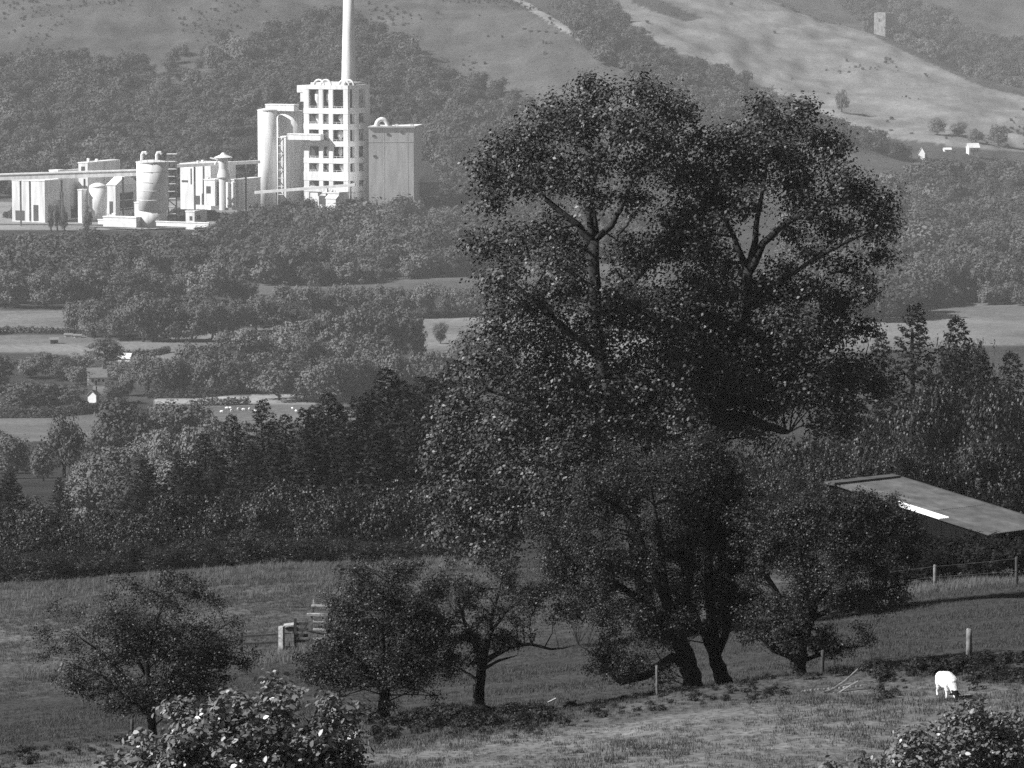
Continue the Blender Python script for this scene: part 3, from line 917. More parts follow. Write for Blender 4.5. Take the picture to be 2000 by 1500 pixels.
mb = MB(); mb.tube([P(410, 309, 2252), P(425, 312, 2252), P(420, 322, 2252)], .7, 6); mb.build('spout', 'concrete', t)
for uu in (446, 456):
    mb = MB(); q = P(uu, 395, 2250); mb.lathe(q.x, q.y, [(1.3, q.z - 3), (1.3, zrow(356, 2250))], 12); mb.build('pipe', 'cladding', t)
block('raw_store', 'tall grey wall of the store at the left edge of the works', 'building', 20, 88, 156, 354, 432, 2275, 'concrete_grey', wins=((1, .35, .43, .15, .7), (1, .6, .9, .0, .3), (0, .2, .35, .0, .4), (0, .62, .9, .0, .25)))
block('crusher_house', 'grey box with a lit end above the left conveyor gallery', 'building', 153, 172, 224, 319, 400, 2300, 'concrete_grey', wins=((0, .3, .7, .8, .92),))
block('roof_plant', 'small white box above the left conveyor gallery', 'building', 96, 114, 118, 334, 400, 2290, 'concrete', depth=7)
block('roof_plant', 'long low grey box behind the left conveyor gallery', 'building', 113, 116, 152, 335, 400, 2296, 'concrete_grey')
block('screen_house', 'shabby grey gabled house left of the stout silo', 'building', 208, 226, 262, 362, 425, 2275, 'concrete_grey', roof=6, wins=((1, .2, .8, .2, .75), (0, .3, .7, .1, .5)))
block('gatehouse', 'small grey cabin on the terrace right of the stout silo', 'cabin', 362, 380, 401, 414, 438, 2215, 'concrete_grey', wins=((1, .2, .45, .35, .7), (0, .25, .55, .3, .65)))
block('boundary_wall', 'low white wall along the works terrace', 'wall', 180, 408, 410, 436.5, 441, 2200, 'render_white', depth=.6, sink=1)
block('low_shed', 'long low white roof left of the stout silo', 'shed', 198, 266, 272, 426, 434, 2212, 'render_white', depth=6)
block('ruined_pier', 'pale slim block between the short silo and the gallery', 'building', 152, 160, 163, 372, 425, 2232, 'concrete', depth=5)

# ------------------------------------------------------------------ ruined keep on the far hill
DK = 3880
s = DK / F
p = hit(1732, 84, 3700, 4300)
DK = p.y; s = DK / F
kp = thing('castle_keep', 'square ruined stone keep on the far hill among trees', 'castle', p)
o = (P(1729, 84, DK).x, DK)
w1, w2 = 21 * s / math.cos(math.radians(35)), 26 * s / math.sin(math.radians(35)) * .75
kx = (-math.cos(math.radians(35)), math.sin(math.radians(35))); ky = (math.sin(math.radians(35)), math.cos(math.radians(35)))
q = lambda a, b_, z: (o[0] + kx[0] * a + ky[0] * b_, o[1] + kx[1] * a + ky[1] * b_, z)
rr = random.Random(3)


def ruin(a0, b0, a1, b1, th, ztop, zbot, jag):
    """one wall of the keep with a broken top"""
    mb_ = MB(); n = 7
    L = math.hypot(a1 - a0, b1 - b0); ux, uy = (a1 - a0) / L, (b1 - b0) / L
    hs = [ztop + rr.uniform(-jag, jag) for _ in range(n)]
    for i in range(n):
        A, B = L * i / n, L * (i + 1) / n - .004
        c4 = [(a0 + ux * A, b0 + uy * A), (a0 + ux * B, b0 + uy * B), (a0 + ux * B - uy * th, b0 + uy * B + ux * th), (a0 + ux * A - uy * th, b0 + uy * A + ux * th)]
        mb_.hexa([q(x, y, zbot) for x, y in c4], [q(x, y, hs[i]) for x, y in c4])
    return mb_


zt = zrow(24, DK); zb = p.z - 6
ruin(0, 0, w1, 0, 2, zt, zb, .6).build('wall', 'castle', kp)
ruin(0, w2, 0, 2.01, 2, zt - .8, zb, .5).build('wall', 'castle', kp)
ruin(w1, 2.01, w1, w2, 2, zt - .6, zb, .6).build('wall', 'castle', kp)
ruin(w1 - 2.01, w2, .01 + 2, w2, 2, zt - 1.2, zb, 1).build('wall', 'castle', kp)
mb = MB(); mb.obox(o, kx, ky, w1 * .45, w1 * .6, -.06, .1, zt - 9, zt - 6); mb.build('window', 'interior', kp)
mb = MB(); mb.obox(o, kx, ky, -.06, .1, w2 * .45, w2 * .6, zt - 10, zt - 6.5); mb.build('window', 'interior', kp)
mb = MB()
for k in range(16):
    u = rr.uniform(1712, 1748); c_ = at(u, DK - rr.uniform(6, 14)); c_.z += rr.uniform(0, 4); r_ = rr.uniform(1.5, 3.2)
    mb.lathe(c_.x, c_.y, [(r_ * .9, c_.z - 4), (r_, c_.z), (r_ * .6, c_.z + r_ * .8), (r_ * .1, c_.z + r_)], 7)
cr = mb.build('crag', 'castle', kp)


# ------------------------------------------------------------------ houses
def house(label, u, v, wpx, hpx, rpx, d, ang=20, mat='render_white', roofmat='slate', chimney=True, name='house', lpx=None, cat='house'):
    p_ = P(u, v, d)
    if d < 2400: p_ = hit(u, v, 1000, 2500)
    d = p_.y; s_ = d / F
    a = math.radians(ang)
    ax = (math.cos(a), math.sin(a)); ay = (-math.sin(a), math.cos(a))
    W = wpx * s_; L = (lpx or wpx * .7) * s_; H = hpx * s_; R = rpx * s_
    t_ = thing(name, label, cat, p_)
    mb_ = MB(); o_ = (p_.x, p_.y)
    mb_.obox(o_, ax, ay, -W / 2, W / 2, -L / 2, L / 2, p_.z - 2, p_.z + H)
    qq = lambda a_, b_, z: (o_[0] + ax[0] * a_ + ay[0] * b_, o_[1] + ax[1] * a_ + ay[1] * b_, z)
    mb_.add([qq(-W / 2, -L / 2, p_.z + H), qq(-W / 2, L / 2, p_.z + H), qq(-W / 2, 0, p_.z + H + R), qq(W / 2, -L / 2, p_.z + H), qq(W / 2, L / 2, p_.z + H), qq(W / 2, 0, p_.z + H + R)], [(0, 2, 1), (3, 4, 5)])
    mb_.build('wall', mat, t_)
    mb_ = MB(); e = .35; k = R / (L / 2)
    for sg in (-1, 1):
        lo = [(-W / 2 - e, sg * (L / 2 + e), p_.z + H - k * e), (W / 2 + e, sg * (L / 2 + e), p_.z + H - k * e), (W / 2 + e, sg * .01, p_.z + H + R), (-W / 2 - e, sg * .01, p_.z + H + R)]
        mb_.hexa([qq(*x) for x in [(a_, b_, z + .03) for a_, b_, z in lo]], [qq(*x) for x in [(a_, b_, z + .28) for a_, b_, z in lo]])
    ro = mb_.build('roof', roofmat, t_)
    if chimney:
        mb_ = MB(); mb_.obox(o_, ax, ay, W * .32, W * .32 + .9, -.45, .45, p_.z + H + R * .5, p_.z + H + R + 1.4)
        mb_.build('chimney_stack', 'stone', ro, t_.location)
    for a0 in (-.32, .02, .25):
        mb_ = MB(); mb_.obox(o_, ax, ay, W * a0, W * a0 + W * .13, -L / 2 - .05, -L / 2 + .1, p_.z + H * .4, p_.z + H * .75); mb_.build('window', 'interior', t_)
    mb_ = MB(); mb_.obox(o_, ax, ay, -W * .12, -W * .02, -L / 2 - .06, -L / 2 + .1, p_.z, p_.z + H * .6); mb_.build('door', 'wood_dark', t_)
    return t_


house('white cottage with a grey roof half hidden by valley trees', 189, 752, 36, 16, 16, 1400, 12)
house('small white gabled house below the cottage among trees', 183, 787, 15, 15, 8, 1300, 70, lpx=18)
house('low house with a bright pale roof at the edge of the pale field', 245, 706, 24, 7, 8, 1500, -15, roofmat='pale_dust', chimney=False)
house('little white hut beside the trees above the sheep field', 487, 712, 7, 6, 3, 1450, 10, chimney=False, name='hut', cat='hut')
house('small dark shed in the pale field at the left edge', 106, 671, 15, 8, 3, 1560, 5, mat='wood_dark', chimney=False, name='shed', cat='shed')
house('left of two low pale sheds in the pale field', 134, 658, 15, 4, 2, 1570, 0, mat='render_white', chimney=False, name='shed', cat='shed')
house('right of two low pale sheds in the pale field', 152, 660, 14, 4, 2, 1570, 0, mat='render_white', chimney=False, name='shed', cat='shed')
for lab, u, v, w_, h_, r_, ang in (('pale gabled farmhouse at the foot of the bright grass hill', 1802, 313, 19, 14, 11, 70),
                                   ('tiny white outbuilding between the two hill-foot houses', 1850, 296, 14, 4, 3, 10),
                                   ('white house with pale roof at the hill foot, by the right edge', 1900, 302, 22, 14, 8, 15)):
    c_ = hit(u, v, 2450, 3000)
    house(lab, u, v, w_, h_, r_, max(c_.y, 2450), ang, roofmat='cladding', chimney=False)

# white horseboxes or troughs by the pale track
for lab, u, v in (('white parked van by the hedge under the village trees', 321, 765), ('white parked van among the hedge, second from the village', 350, 763)):
    p_ = hit(u, v, 1100, 1600)
    t = thing('parked_van', lab, 'van', p_)
    mb = MB(); mb.box(p_.x - 2.4, p_.x + 1.2, p_.y - 1, p_.y + 1, p_.z + .4, p_.z + 2.3); mb.build('body', 'render_white', t)
    mb = MB(); mb.hexa([(p_.x + 1.21, p_.y - .95, p_.z + .4), (p_.x + 2.6, p_.y - .95, p_.z + .4), (p_.x + 2.6, p_.y + .95, p_.z + .4), (p_.x + 1.21, p_.y + .95, p_.z + .4)],
                       [(p_.x + 1.21, p_.y - .9, p_.z + 2.1), (p_.x + 1.6, p_.y - .9, p_.z + 2.1), (p_.x + 1.6, p_.y + .9, p_.z + 2.1), (p_.x + 1.21, p_.y + .9, p_.z + 2.1)]); mb.build('cab', 'render_white', t)
    for dx in (-1.6, 1.6):
        mb = MB(); mb.tube([(p_.x + dx, p_.y - 1.05, p_.z + .4), (p_.x + dx, p_.y - .8, p_.z + .4)], .4, 12); mb.build('wheel', 'sheep_black', t)

# ------------------------------------------------------------------ trees of the valley and the slope
ORD = ['first', 'second', 'third', 'fourth', 'fifth', 'sixth', 'seventh', 'eighth', 'ninth', 'tenth', 'eleventh', 'twelfth', 'thirteenth', 'fourteenth', 'fifteenth',
       'sixteenth', 'seventeenth', 'eighteenth', 'nineteenth', 'twentieth', 'twenty-first', 'twenty-second', 'twenty-third', 'twenty-fourth', 'twenty-fifth', 'twenty-sixth', 'twenty-seventh', 'twenty-eighth', 'twenty-ninth', 'thirtieth']


def put_tree(name, label, cat, group, base, h, wscale, crown, trunk, rot):
    t_ = thing(name, label, cat, base, group)
    c_ = link('crown', crown, t_); c_.scale = (h * wscale, h * wscale, h); c_.rotation_euler = (0, 0, rot)
    k = link('trunk', trunk, t_); k.scale = (h, h, h); k.rotation_euler = (0, 0, rot)
    return t_


def tree_row(where, group, items, crowns, trunk=None, name='broadleaf_tree', cat='tree', kind='broadleaf tree', d=None, w0=0.95):
    """items: (u, vtop, width px, vbase or distance)"""
    trunk = trunk or TRUNK
    items = sorted(items)
    for i, (u, vt_, wpx, vb_) in enumerate(items):
        if vb_ > 0 and d is None:
            base = hit(u, vb_, 560 if vb_ > 800 else 1000, 2500)
        else:
            base = at(u, -vb_ if vb_ < 0 else d)
        h = (zrow(vt_, base.y) - base.z) * 1.02
        h = max(h, 1.5)
        w = wpx * base.y / F
        k = rng.integers(len(crowns))
        look = 'tall' if h > w * 1.25 else ('broad' if w > h * .95 else 'round')
        put_tree(name, '%s %s, %s from the left %s' % (look, kind, ORD[min(i, 29)], where), cat, group, base, h, min(2.2, w / h * w0), crowns[k], trunk, rng.uniform(0, 6.28))


tree_row('on the slope below the village', 'trees on the slope below the village',
         [(-60, 830, 120, 925), (20, 850, 90, 935), (85, 872, 60, 940), (125, 812, 80, 932), (170, 895, 90, 985), (215, 880, 130, 990), (250, 776, 150, 905), (300, 845, 110, 950), (330, 835, 100, 955),
          (365, 782, 130, 895), (385, 838, 90, 960), (430, 815, 90, 930), (470, 830, 80, 950), (160, 935, 120, 1030), (250, 925, 130, 1035), (340, 900, 110, 1020), (60, 965, 100, 1040), (-30, 930, 130, 1030)], MID_CROWNS)
tree_row('around the village houses', 'trees around the village houses',
         [(-70, 700, 110, 770), (-10, 690, 100, 760), (50, 745, 90, 808), (100, 748, 85, 806), (140, 752, 80, 806), (95, 690, 60, 738), (130, 695, 70, 742), (160, 690, 60, 730), (205, 660, 85, 712), (60, 700, 70, 740),
          (250, 728, 45, 775), (225, 745, 50, 790), (290, 690, 70, 765), (325, 695, 70, 768), (150, 715, 60, 752), (235, 705, 70, 742), (275, 712, 60, 748)], MID_CROWNS)
tree_row('in the clump left of the pale track', 'trees in the clump by the pale track',
         [(385, 668, 90, 760), (425, 672, 100, 765), (470, 690, 90, 768), (355, 700, 60, 766), (500, 700, 60, 765), (405, 700, 70, 768), (545, 690, 110, 782), (595, 715, 80, 785)], MID_CROWNS)
tree_row('in the long clump beyond the track', 'trees of the long clump beyond the pale track',
         [(450, 645, 80, 712), (490, 640, 90, 715), (530, 650, 70, 705), (570, 632, 90, 715), (615, 622, 90, 715), (650, 612, 80, 712), (695, 600, 90, 712), (735, 606, 80, 712), (775, 603, 90, 705), (810, 622, 50, 705), (660, 650, 80, 730), (740, 650, 90, 735), (600, 655, 80, 735)], MID_CROWNS)
tree_row('in the clump behind the dark conifers', 'trees in the clump behind the conifers',
         [(640, 700, 90, 800), (685, 688, 90, 795), (730, 692, 80, 790), (775, 690, 80, 800), (820, 695, 80, 790), (870, 690, 90, 800), (905, 648, 60, 745), (930, 655, 70, 770), (860, 632, 36, 672), (975, 640, 80, 760)], MID_CROWNS)
tree_row('in the row behind the left pale field', 'trees of the row behind the left pale field',
         [(-80, 585, 90, 655), (145, 592, 50, 650), (185, 585, 80, 658), (235, 600, 70, 664), (280, 575, 90, 668), (330, 582, 80, 668), (375, 595, 70, 668), (415, 585, 80, 662), (455, 590, 70, 655), (500, 578, 80, 650), (535, 585, 60, 645), (300, 610, 60, 668), (350, 620, 60, 668), (250, 560, 70, 625), (390, 560, 70, 625)], MID_CROWNS)
tree_row('in the dark row behind the left pale fields', 'trees of the dark upper left row',
         [(-60, 530, 90, 600), (90, 530, 70, 603), (130, 528, 80, 603), (175, 525, 80, 600), (220, 535, 70, 600), (270, 525, 80, 595), (315, 528, 80, 590), (360, 530, 70, 588), (405, 508, 90, 592), (455, 545, 60, 590), (485, 550, 50, 592), (10, 530, 90, 603)], MID_CROWNS)
tree_row('in the row right of the moor strip', 'trees of the row below the rough strip field',
         [(555, 556, 75, 640), (595, 560, 60, 628), (635, 562, 60, 625), (670, 558, 60, 625), (710, 560, 60, 625), (750, 555, 60, 620), (790, 560, 50, 620), (832, 556, 60, 622), (870, 560, 45, 616), (905, 562, 60, 618), (945, 560, 60, 620), (575, 590, 60, 645), (540, 590, 60, 650), (825, 600, 30, 622)], MID_CROWNS)
tree_row('on the wood edge above the right field', 'trees on the wood edge above the right strip field',
         [(1700, 520, 60, 592), (1745, 508, 60, 592), (1785, 512, 60, 594), (1830, 505, 70, 592), (1870, 500, 60, 590), (1915, 508, 60, 590), (1970, 505, 70, 588)], MID_CROWNS)
tree_row('by the farmhouse under the bright hill', 'trees around the farmhouse under the bright hill',
         [(1644, 176, 26, -2960), (1830, 232, 34, -2820), (1872, 240, 40, -2820), (1905, 250, 30, -2800), (1780, 262, 30, -2830), (1950, 245, 40, -2810), (1740, 258, 40, -2860)], MID_CROWNS)
tree_row('on the grass shoulder right of the chimney', 'line of small trees on the grass shoulder',
         [(1024, 58, 10, -2960), (1036, 70, 9, -2950), (1052, 70, 11, -2945), (1066, 74, 9, -2940), (1085, 76, 9, -2930)], MID_CROWNS)
tree_row('in front of the works, pointed like poplars', 'poplars in front of the works',
         [(100, 398, 14, -2200), (112, 392, 14, -2205), (126, 400, 14, -2200), (488, 402, 13, -2190), (500, 398, 14, -2195), (512, 402, 13, -2190), (525, 408, 14, -2185), (172, 398, 16, -2210)], MID_CROWNS)
tree_row('around the ruined keep', 'trees around the ruined keep',
         [(1690, 42, 22, -3890), (1704, 52, 18, -3875), (1764, 30, 26, -3900), (1778, 44, 24, -3880), (1796, 36, 28, -3910), (1722, 66, 14, -3850), (1756, 62, 16, -3850)], MID_CROWNS)
# dark conifers on the near slope
CT = CONIFER_TRUNK
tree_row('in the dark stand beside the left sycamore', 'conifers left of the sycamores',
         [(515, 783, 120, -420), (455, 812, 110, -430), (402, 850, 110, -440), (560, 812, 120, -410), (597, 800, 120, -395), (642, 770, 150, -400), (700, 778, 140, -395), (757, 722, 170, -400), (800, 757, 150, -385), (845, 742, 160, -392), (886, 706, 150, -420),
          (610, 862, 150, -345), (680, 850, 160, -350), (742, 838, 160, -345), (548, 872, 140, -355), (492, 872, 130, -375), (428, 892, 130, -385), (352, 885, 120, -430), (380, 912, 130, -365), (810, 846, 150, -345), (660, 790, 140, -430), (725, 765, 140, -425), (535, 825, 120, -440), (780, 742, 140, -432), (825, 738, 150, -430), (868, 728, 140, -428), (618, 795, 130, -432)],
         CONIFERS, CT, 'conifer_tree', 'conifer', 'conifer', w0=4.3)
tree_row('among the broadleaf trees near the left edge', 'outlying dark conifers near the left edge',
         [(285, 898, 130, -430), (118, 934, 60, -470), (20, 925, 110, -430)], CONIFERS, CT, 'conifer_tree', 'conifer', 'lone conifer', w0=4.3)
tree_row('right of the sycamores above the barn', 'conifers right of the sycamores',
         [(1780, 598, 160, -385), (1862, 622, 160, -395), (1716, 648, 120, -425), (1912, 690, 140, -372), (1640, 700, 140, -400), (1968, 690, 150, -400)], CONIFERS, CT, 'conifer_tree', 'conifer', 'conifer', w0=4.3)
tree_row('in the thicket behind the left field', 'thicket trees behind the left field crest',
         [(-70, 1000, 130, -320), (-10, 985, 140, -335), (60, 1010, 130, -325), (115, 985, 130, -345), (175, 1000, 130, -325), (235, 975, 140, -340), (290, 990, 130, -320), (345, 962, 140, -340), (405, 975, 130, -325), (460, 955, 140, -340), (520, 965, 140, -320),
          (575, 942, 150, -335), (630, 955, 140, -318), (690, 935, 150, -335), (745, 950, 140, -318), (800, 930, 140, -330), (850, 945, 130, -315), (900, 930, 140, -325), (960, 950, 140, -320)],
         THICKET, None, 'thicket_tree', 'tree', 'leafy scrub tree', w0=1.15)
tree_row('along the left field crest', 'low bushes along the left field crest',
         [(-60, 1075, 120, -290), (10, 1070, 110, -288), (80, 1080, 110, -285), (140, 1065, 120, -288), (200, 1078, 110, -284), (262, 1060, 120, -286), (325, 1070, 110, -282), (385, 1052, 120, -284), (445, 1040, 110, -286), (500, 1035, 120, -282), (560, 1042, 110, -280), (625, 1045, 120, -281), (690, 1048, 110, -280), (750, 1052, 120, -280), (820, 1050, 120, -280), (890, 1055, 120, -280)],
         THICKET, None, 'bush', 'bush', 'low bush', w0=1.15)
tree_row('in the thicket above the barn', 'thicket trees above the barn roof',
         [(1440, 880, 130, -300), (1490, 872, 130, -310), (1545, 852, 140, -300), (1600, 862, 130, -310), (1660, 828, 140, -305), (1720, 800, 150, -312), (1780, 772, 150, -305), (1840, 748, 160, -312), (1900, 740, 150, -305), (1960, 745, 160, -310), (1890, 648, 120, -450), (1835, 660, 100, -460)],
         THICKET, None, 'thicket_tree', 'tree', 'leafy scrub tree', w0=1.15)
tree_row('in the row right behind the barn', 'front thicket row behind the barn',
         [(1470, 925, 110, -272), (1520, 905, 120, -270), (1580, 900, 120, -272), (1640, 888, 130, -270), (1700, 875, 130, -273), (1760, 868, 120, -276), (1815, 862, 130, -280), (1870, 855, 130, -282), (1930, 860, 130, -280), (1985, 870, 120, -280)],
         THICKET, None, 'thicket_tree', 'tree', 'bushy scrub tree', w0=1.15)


# hedges across the valley floor
def hedge(label, pts_, h, w):
    ps = [hit(u, v, 1000, 2400) for u, v in pts_]
    n_ = int(sum((ps[i + 1] - ps[i]).length for i in range(len(ps) - 1)) / (w * .55)) + 2
    acc = []
    for i in range(len(ps) - 1):
        k = max(1, int((ps[i + 1] - ps[i]).length / (w * .55)))
        for j in range(k):
            acc.append(ps[i].lerp(ps[i + 1], j / k))
    o0 = acc[len(acc) // 2]
    V_ = []
    for a in acc:
        hh = h * rng.uniform(.8, 1.2)
        c_ = (a.x - o0.x, a.y - o0.y, gz(a.x, a.y) - o0.z + hh * .45)
        p_, nn, ss, _ = lobe_leaves(c_, (w * .55, w * .55, hh * .55), 30, 5, .25, .55, 1.0, .3, None, .75)
        V_.append(leaf_verts(p_, nn, ss, .85))
    o_ = link('hedge', fast_mesh('hedge', np.concatenate(V_), 4, 'leaf_far'), None, o0)
    tag(o_, label, 'hedge', 'field hedges on the valley floor')


hedge('dark straight hedge between the two left pale fields', [(-150, 650), (84, 651), (165, 653), (180, 660)], 2.4, 2.5)
hedge('dark hedge running behind the pale track below the village trees', [(290, 778), (380, 777), (470, 770), (545, 765)], 3.0, 3.0)
hedge('short hedge in front of the pale track', [(392, 793), (440, 792), (490, 790)], 2.4, 2.5)
hedge('dark hedge in front of the village houses at the left edge', [(-150, 818), (84, 816), (150, 810), (215, 803)], 3.5, 3.0)
hedge('hedge below the pale field, ending at the bright roof', [(240, 697), (300, 694), (330, 688)], 2.2, 2.2)
hedge('dark hedge at the top of the field left of the sycamore', [(640, 628), (720, 626), (830, 622), (960, 618), (1100, 616)], 2.4, 2.5)
hedge('dark hedge at the foot of the field left of the sycamore', [(820, 708), (900, 708), (1000, 710)], 3.0, 3.0)

# ------------------------------------------------------------------ the two big sycamores
def near_tree(name, label, cat, trunk_pts, limbs, lobes, d, depth, leaf, mat, dens, per, clr, bark='bark', group=None, twig_r=0.02, ntw=6, ncopy=2, thick=1.0, outw=0.6, up=.35, corners=4):
    """trunk_pts/limbs: pixel polylines (u, v, radius m[, depth offset]); lobes: (u, v, ru, rv) pixels"""
    s_ = d / F
    base = at(trunk_pts[0][0], d)
    root = thing(name, label, cat, base, group)

    def path(pl, rk=1.0):
        out = []
        for it in pl:
            dd = it[3] if len(it) > 3 else 0.0
            out.append((P(it[0], it[1], d + dd), it[2] * thick))
        return out

    def smooth(pr):
        out = []
        for i in range(len(pr) - 1):
            a, ra = pr[i]; b_, rb = pr[i + 1]
            for k in range(3):
                t_ = k / 3
                jit = Vector((random.uniform(-1, 1), random.uniform(-1, 1), random.uniform(-1, 1))) * ra * .16 * (1 if k else 0)
                out.append((a.lerp(b_, t_) + jit, ra + (rb - ra) * t_))
        out.append(pr[-1])
        return out
    nodes = []
    tp = path(trunk_pts)
    tp[0] = (Vector((tp[0][0].x, tp[0][0].y, base.z - .3)), tp[0][1])
    tp = smooth(tp); nodes += tp
    mb_ = MB(); mb_.tube([a for a, _ in tp], [r for _, r in tp], 10, .08); mb_.build('trunk', bark, root, smooth=True)
    for lm in limbs:
        lp = smooth(path(lm)); nodes += lp
        mb_ = MB(); mb_.tube([a for a, _ in lp], [r for _, r in lp], 8, .08); mb_.build('limb', bark, root, smooth=True)
    npos = np.array([tuple(a) for a, _ in nodes]); nrad = np.array([r for _, r in nodes])
    us_ = [l[0] for l in lobes]; vs_ = [l[1] for l in lobes]
    uc, vc = (min(us_) + max(us_)) / 2, (min(vs_) + max(vs_)) / 2
    hw, hh = max(60, (max(us_) - min(us_)) / 2 + 40), max(60, (max(vs_) - min(vs_)) / 2 + 40)
    tree_c = np.array(tuple(P(uc, vc + hh * .3, d)))
    V_ = []; tw_ = MB()
    for (u, v, ru, rv) in lobes:
        ext = depth * math.sqrt(max(.06, 1 - ((u - uc) / hw) ** 2 * .8 - ((v - vc) / hh) ** 2 * .5))
        for k in range(ncopy):
            off = (0 if ncopy == 1 else (-1 + 2 * k / (ncopy - 1))) * ext * random.uniform(.5, 1.0)
            c_ = np.array(tuple(P(u + random.uniform(-.1, .1) * ru, v + random.uniform(-.1, .1) * rv, d + off)))
            r3 = np.array([ru * s_, (ru + rv) * .5 * s_ * .9, rv * s_]) * .88
            area = math.pi * r3[0] * r3[2]
            n_ = max(4, int(dens * area / per))
            p_, nn, ss, cc = lobe_leaves(c_, r3, n_, per, clr, leaf, outw, up, tree_c, .35, .42, .26)
            V_.append(leaf_verts(p_, nn, ss, .6, 1.3, corners))
            # branch into the lobe, twigs to some of its clusters
            dist = np.linalg.norm(npos - c_, axis=1) + 1.2 * np.maximum(0, npos[:, 2] - c_[2])
            j = int(np.argmin(dist)); a = Vector(npos[j]); cv = Vector(c_)
            r0 = min(nrad[j] * .5, twig_r * 3.2)
            mid = a.lerp(cv, .5) + Vector((random.uniform(-.15, .15), random.uniform(-.15, .15), random.uniform(0, .2))) * (cv - a).length
            tw_.tube([a, mid, cv], [r0, r0 * .7, r0 * .4], 4)
            for q_ in cc[:: max(1, len(cc) // ntw)][:ntw]:
                e = Vector(q_)
                m2 = cv.lerp(e, .5) + Vector((random.uniform(-.1, .1),) * 3) * (e - cv).length
                tw_.tube([cv, m2, e], [twig_r, twig_r * .7, twig_r * .3], 3)
    V_ = np.concatenate(V_) - np.array(tuple(base))
    link('crown', fast_mesh('crown', V_, corners, mat), root)
    o_ = tw_.build('twigs', bark, root)
    o_['kind'] = 'stuff'
    print('TREE', name, len(V_) // 4)
    return root


SYC_L = [(1155, 163, 14, 18), (1165, 195, 34, 30), (1240, 180, 42, 32), (1295, 195, 42, 36), (1332, 225, 32, 38), (1092, 215, 46, 36), (1040, 252, 46, 36), (1130, 250, 66, 46), (1220, 248, 76, 46), (1300, 268, 62, 44),
         (988, 295, 42, 38), (955, 318, 32, 38), (1060, 308, 66, 42), (1150, 318, 60, 36), (958, 368, 32, 28), (1018, 350, 46, 30), (1085, 362, 40, 26), (1245, 325, 46, 30), (1318, 345, 50, 40), (1245, 388, 46, 28),
         (1150, 385, 50, 28), (965, 402, 40, 16), (928, 472, 13, 12), (962, 478, 40, 36), (1020, 470, 46, 40), (1082, 448, 46, 38), (1085, 520, 56, 46), (980, 550, 46, 46), (1040, 590, 66, 46), (1212, 475, 30, 28),
         (1250, 505, 52, 42), (1312, 480, 54, 54), (1330, 420, 44, 44), (975, 640, 56, 56), (1080, 660, 86, 66), (1185, 625, 80, 62), (1285, 610, 80, 62), (950, 720, 66, 56), (1060, 750, 96, 66), (1170, 740, 96, 76), (1280, 720, 90, 76),
         (895, 800, 56, 56), (980, 830, 86, 66), (1090, 840, 96, 66), (1200, 830, 96, 66), (1310, 810, 84, 56), (868, 880, 46, 56), (960, 920, 86, 66), (1070, 930, 86, 58), (848, 968, 30, 42), (920, 1000, 66, 46), (1000, 1010, 76, 46), (880, 1045, 36, 36), (955, 1075, 56, 30), (1160, 920, 80, 60), (1080, 1010, 70, 50), (840, 905, 22, 22), (872, 830, 24, 24), (1112, 560, 46, 38), (1122, 495, 34, 34), (1212, 560, 36, 32), (1235, 588, 50, 30)]
SYC_R = [(1480, 212, 34, 20), (1498, 238, 54, 36), (1570, 214, 13, 14), (1552, 240, 36, 30), (1440, 272, 54, 36), (1360, 265, 34, 15), (1392, 285, 24, 20), (1520, 290, 76, 44), (1612, 272, 42, 36), (1628, 302, 30, 32), (1450, 330, 72, 44), (1560, 345, 72, 42), (1650, 350, 42, 30),
         (1405, 372, 46, 40), (1470, 395, 60, 38), (1580, 405, 60, 34), (1682, 382, 36, 30), (1716, 402, 30, 38), (1736, 442, 18, 28), (1700, 450, 36, 32), (1640, 440, 42, 36), (1550, 455, 30, 24), (1400, 440, 46, 40), (1385, 505, 46, 34), (1600, 498, 36, 18), (1650, 530, 40, 26), (1712, 500, 28, 8),
         (1530, 525, 30, 22), (1560, 565, 70, 36), (1480, 580, 54, 34), (1400, 575, 60, 36), (1645, 590, 50, 34), (1690, 560, 20, 26), (1688, 640, 22, 14), (1340, 640, 76, 56), (1430, 650, 86, 56), (1530, 650, 86, 56), (1622, 655, 54, 46), (1360, 720, 86, 56), (1460, 730, 96, 56), (1570, 725, 86, 56), (1668, 720, 46, 46),
         (1712, 750, 30, 34), (1390, 790, 76, 38), (1470, 785, 50, 30), (1645, 790, 46, 36), (1590, 770, 46, 34), (1655, 832, 32, 16), (1600, 828, 14, 20), (1545, 780, 34, 26), (1300, 860, 70, 50), (1380, 850, 70, 45), (1440, 835, 40, 30), (1420, 690, 90, 60), (1500, 690, 90, 60), (1250, 800, 80, 60), (1378, 330, 46, 42), (1372, 400, 46, 42), (1362, 470, 46, 38), (1355, 560, 56, 42), (1520, 800, 40, 26), (1480, 850, 36, 24), (1424, 520, 26, 34), (1500, 560, 40, 24)]
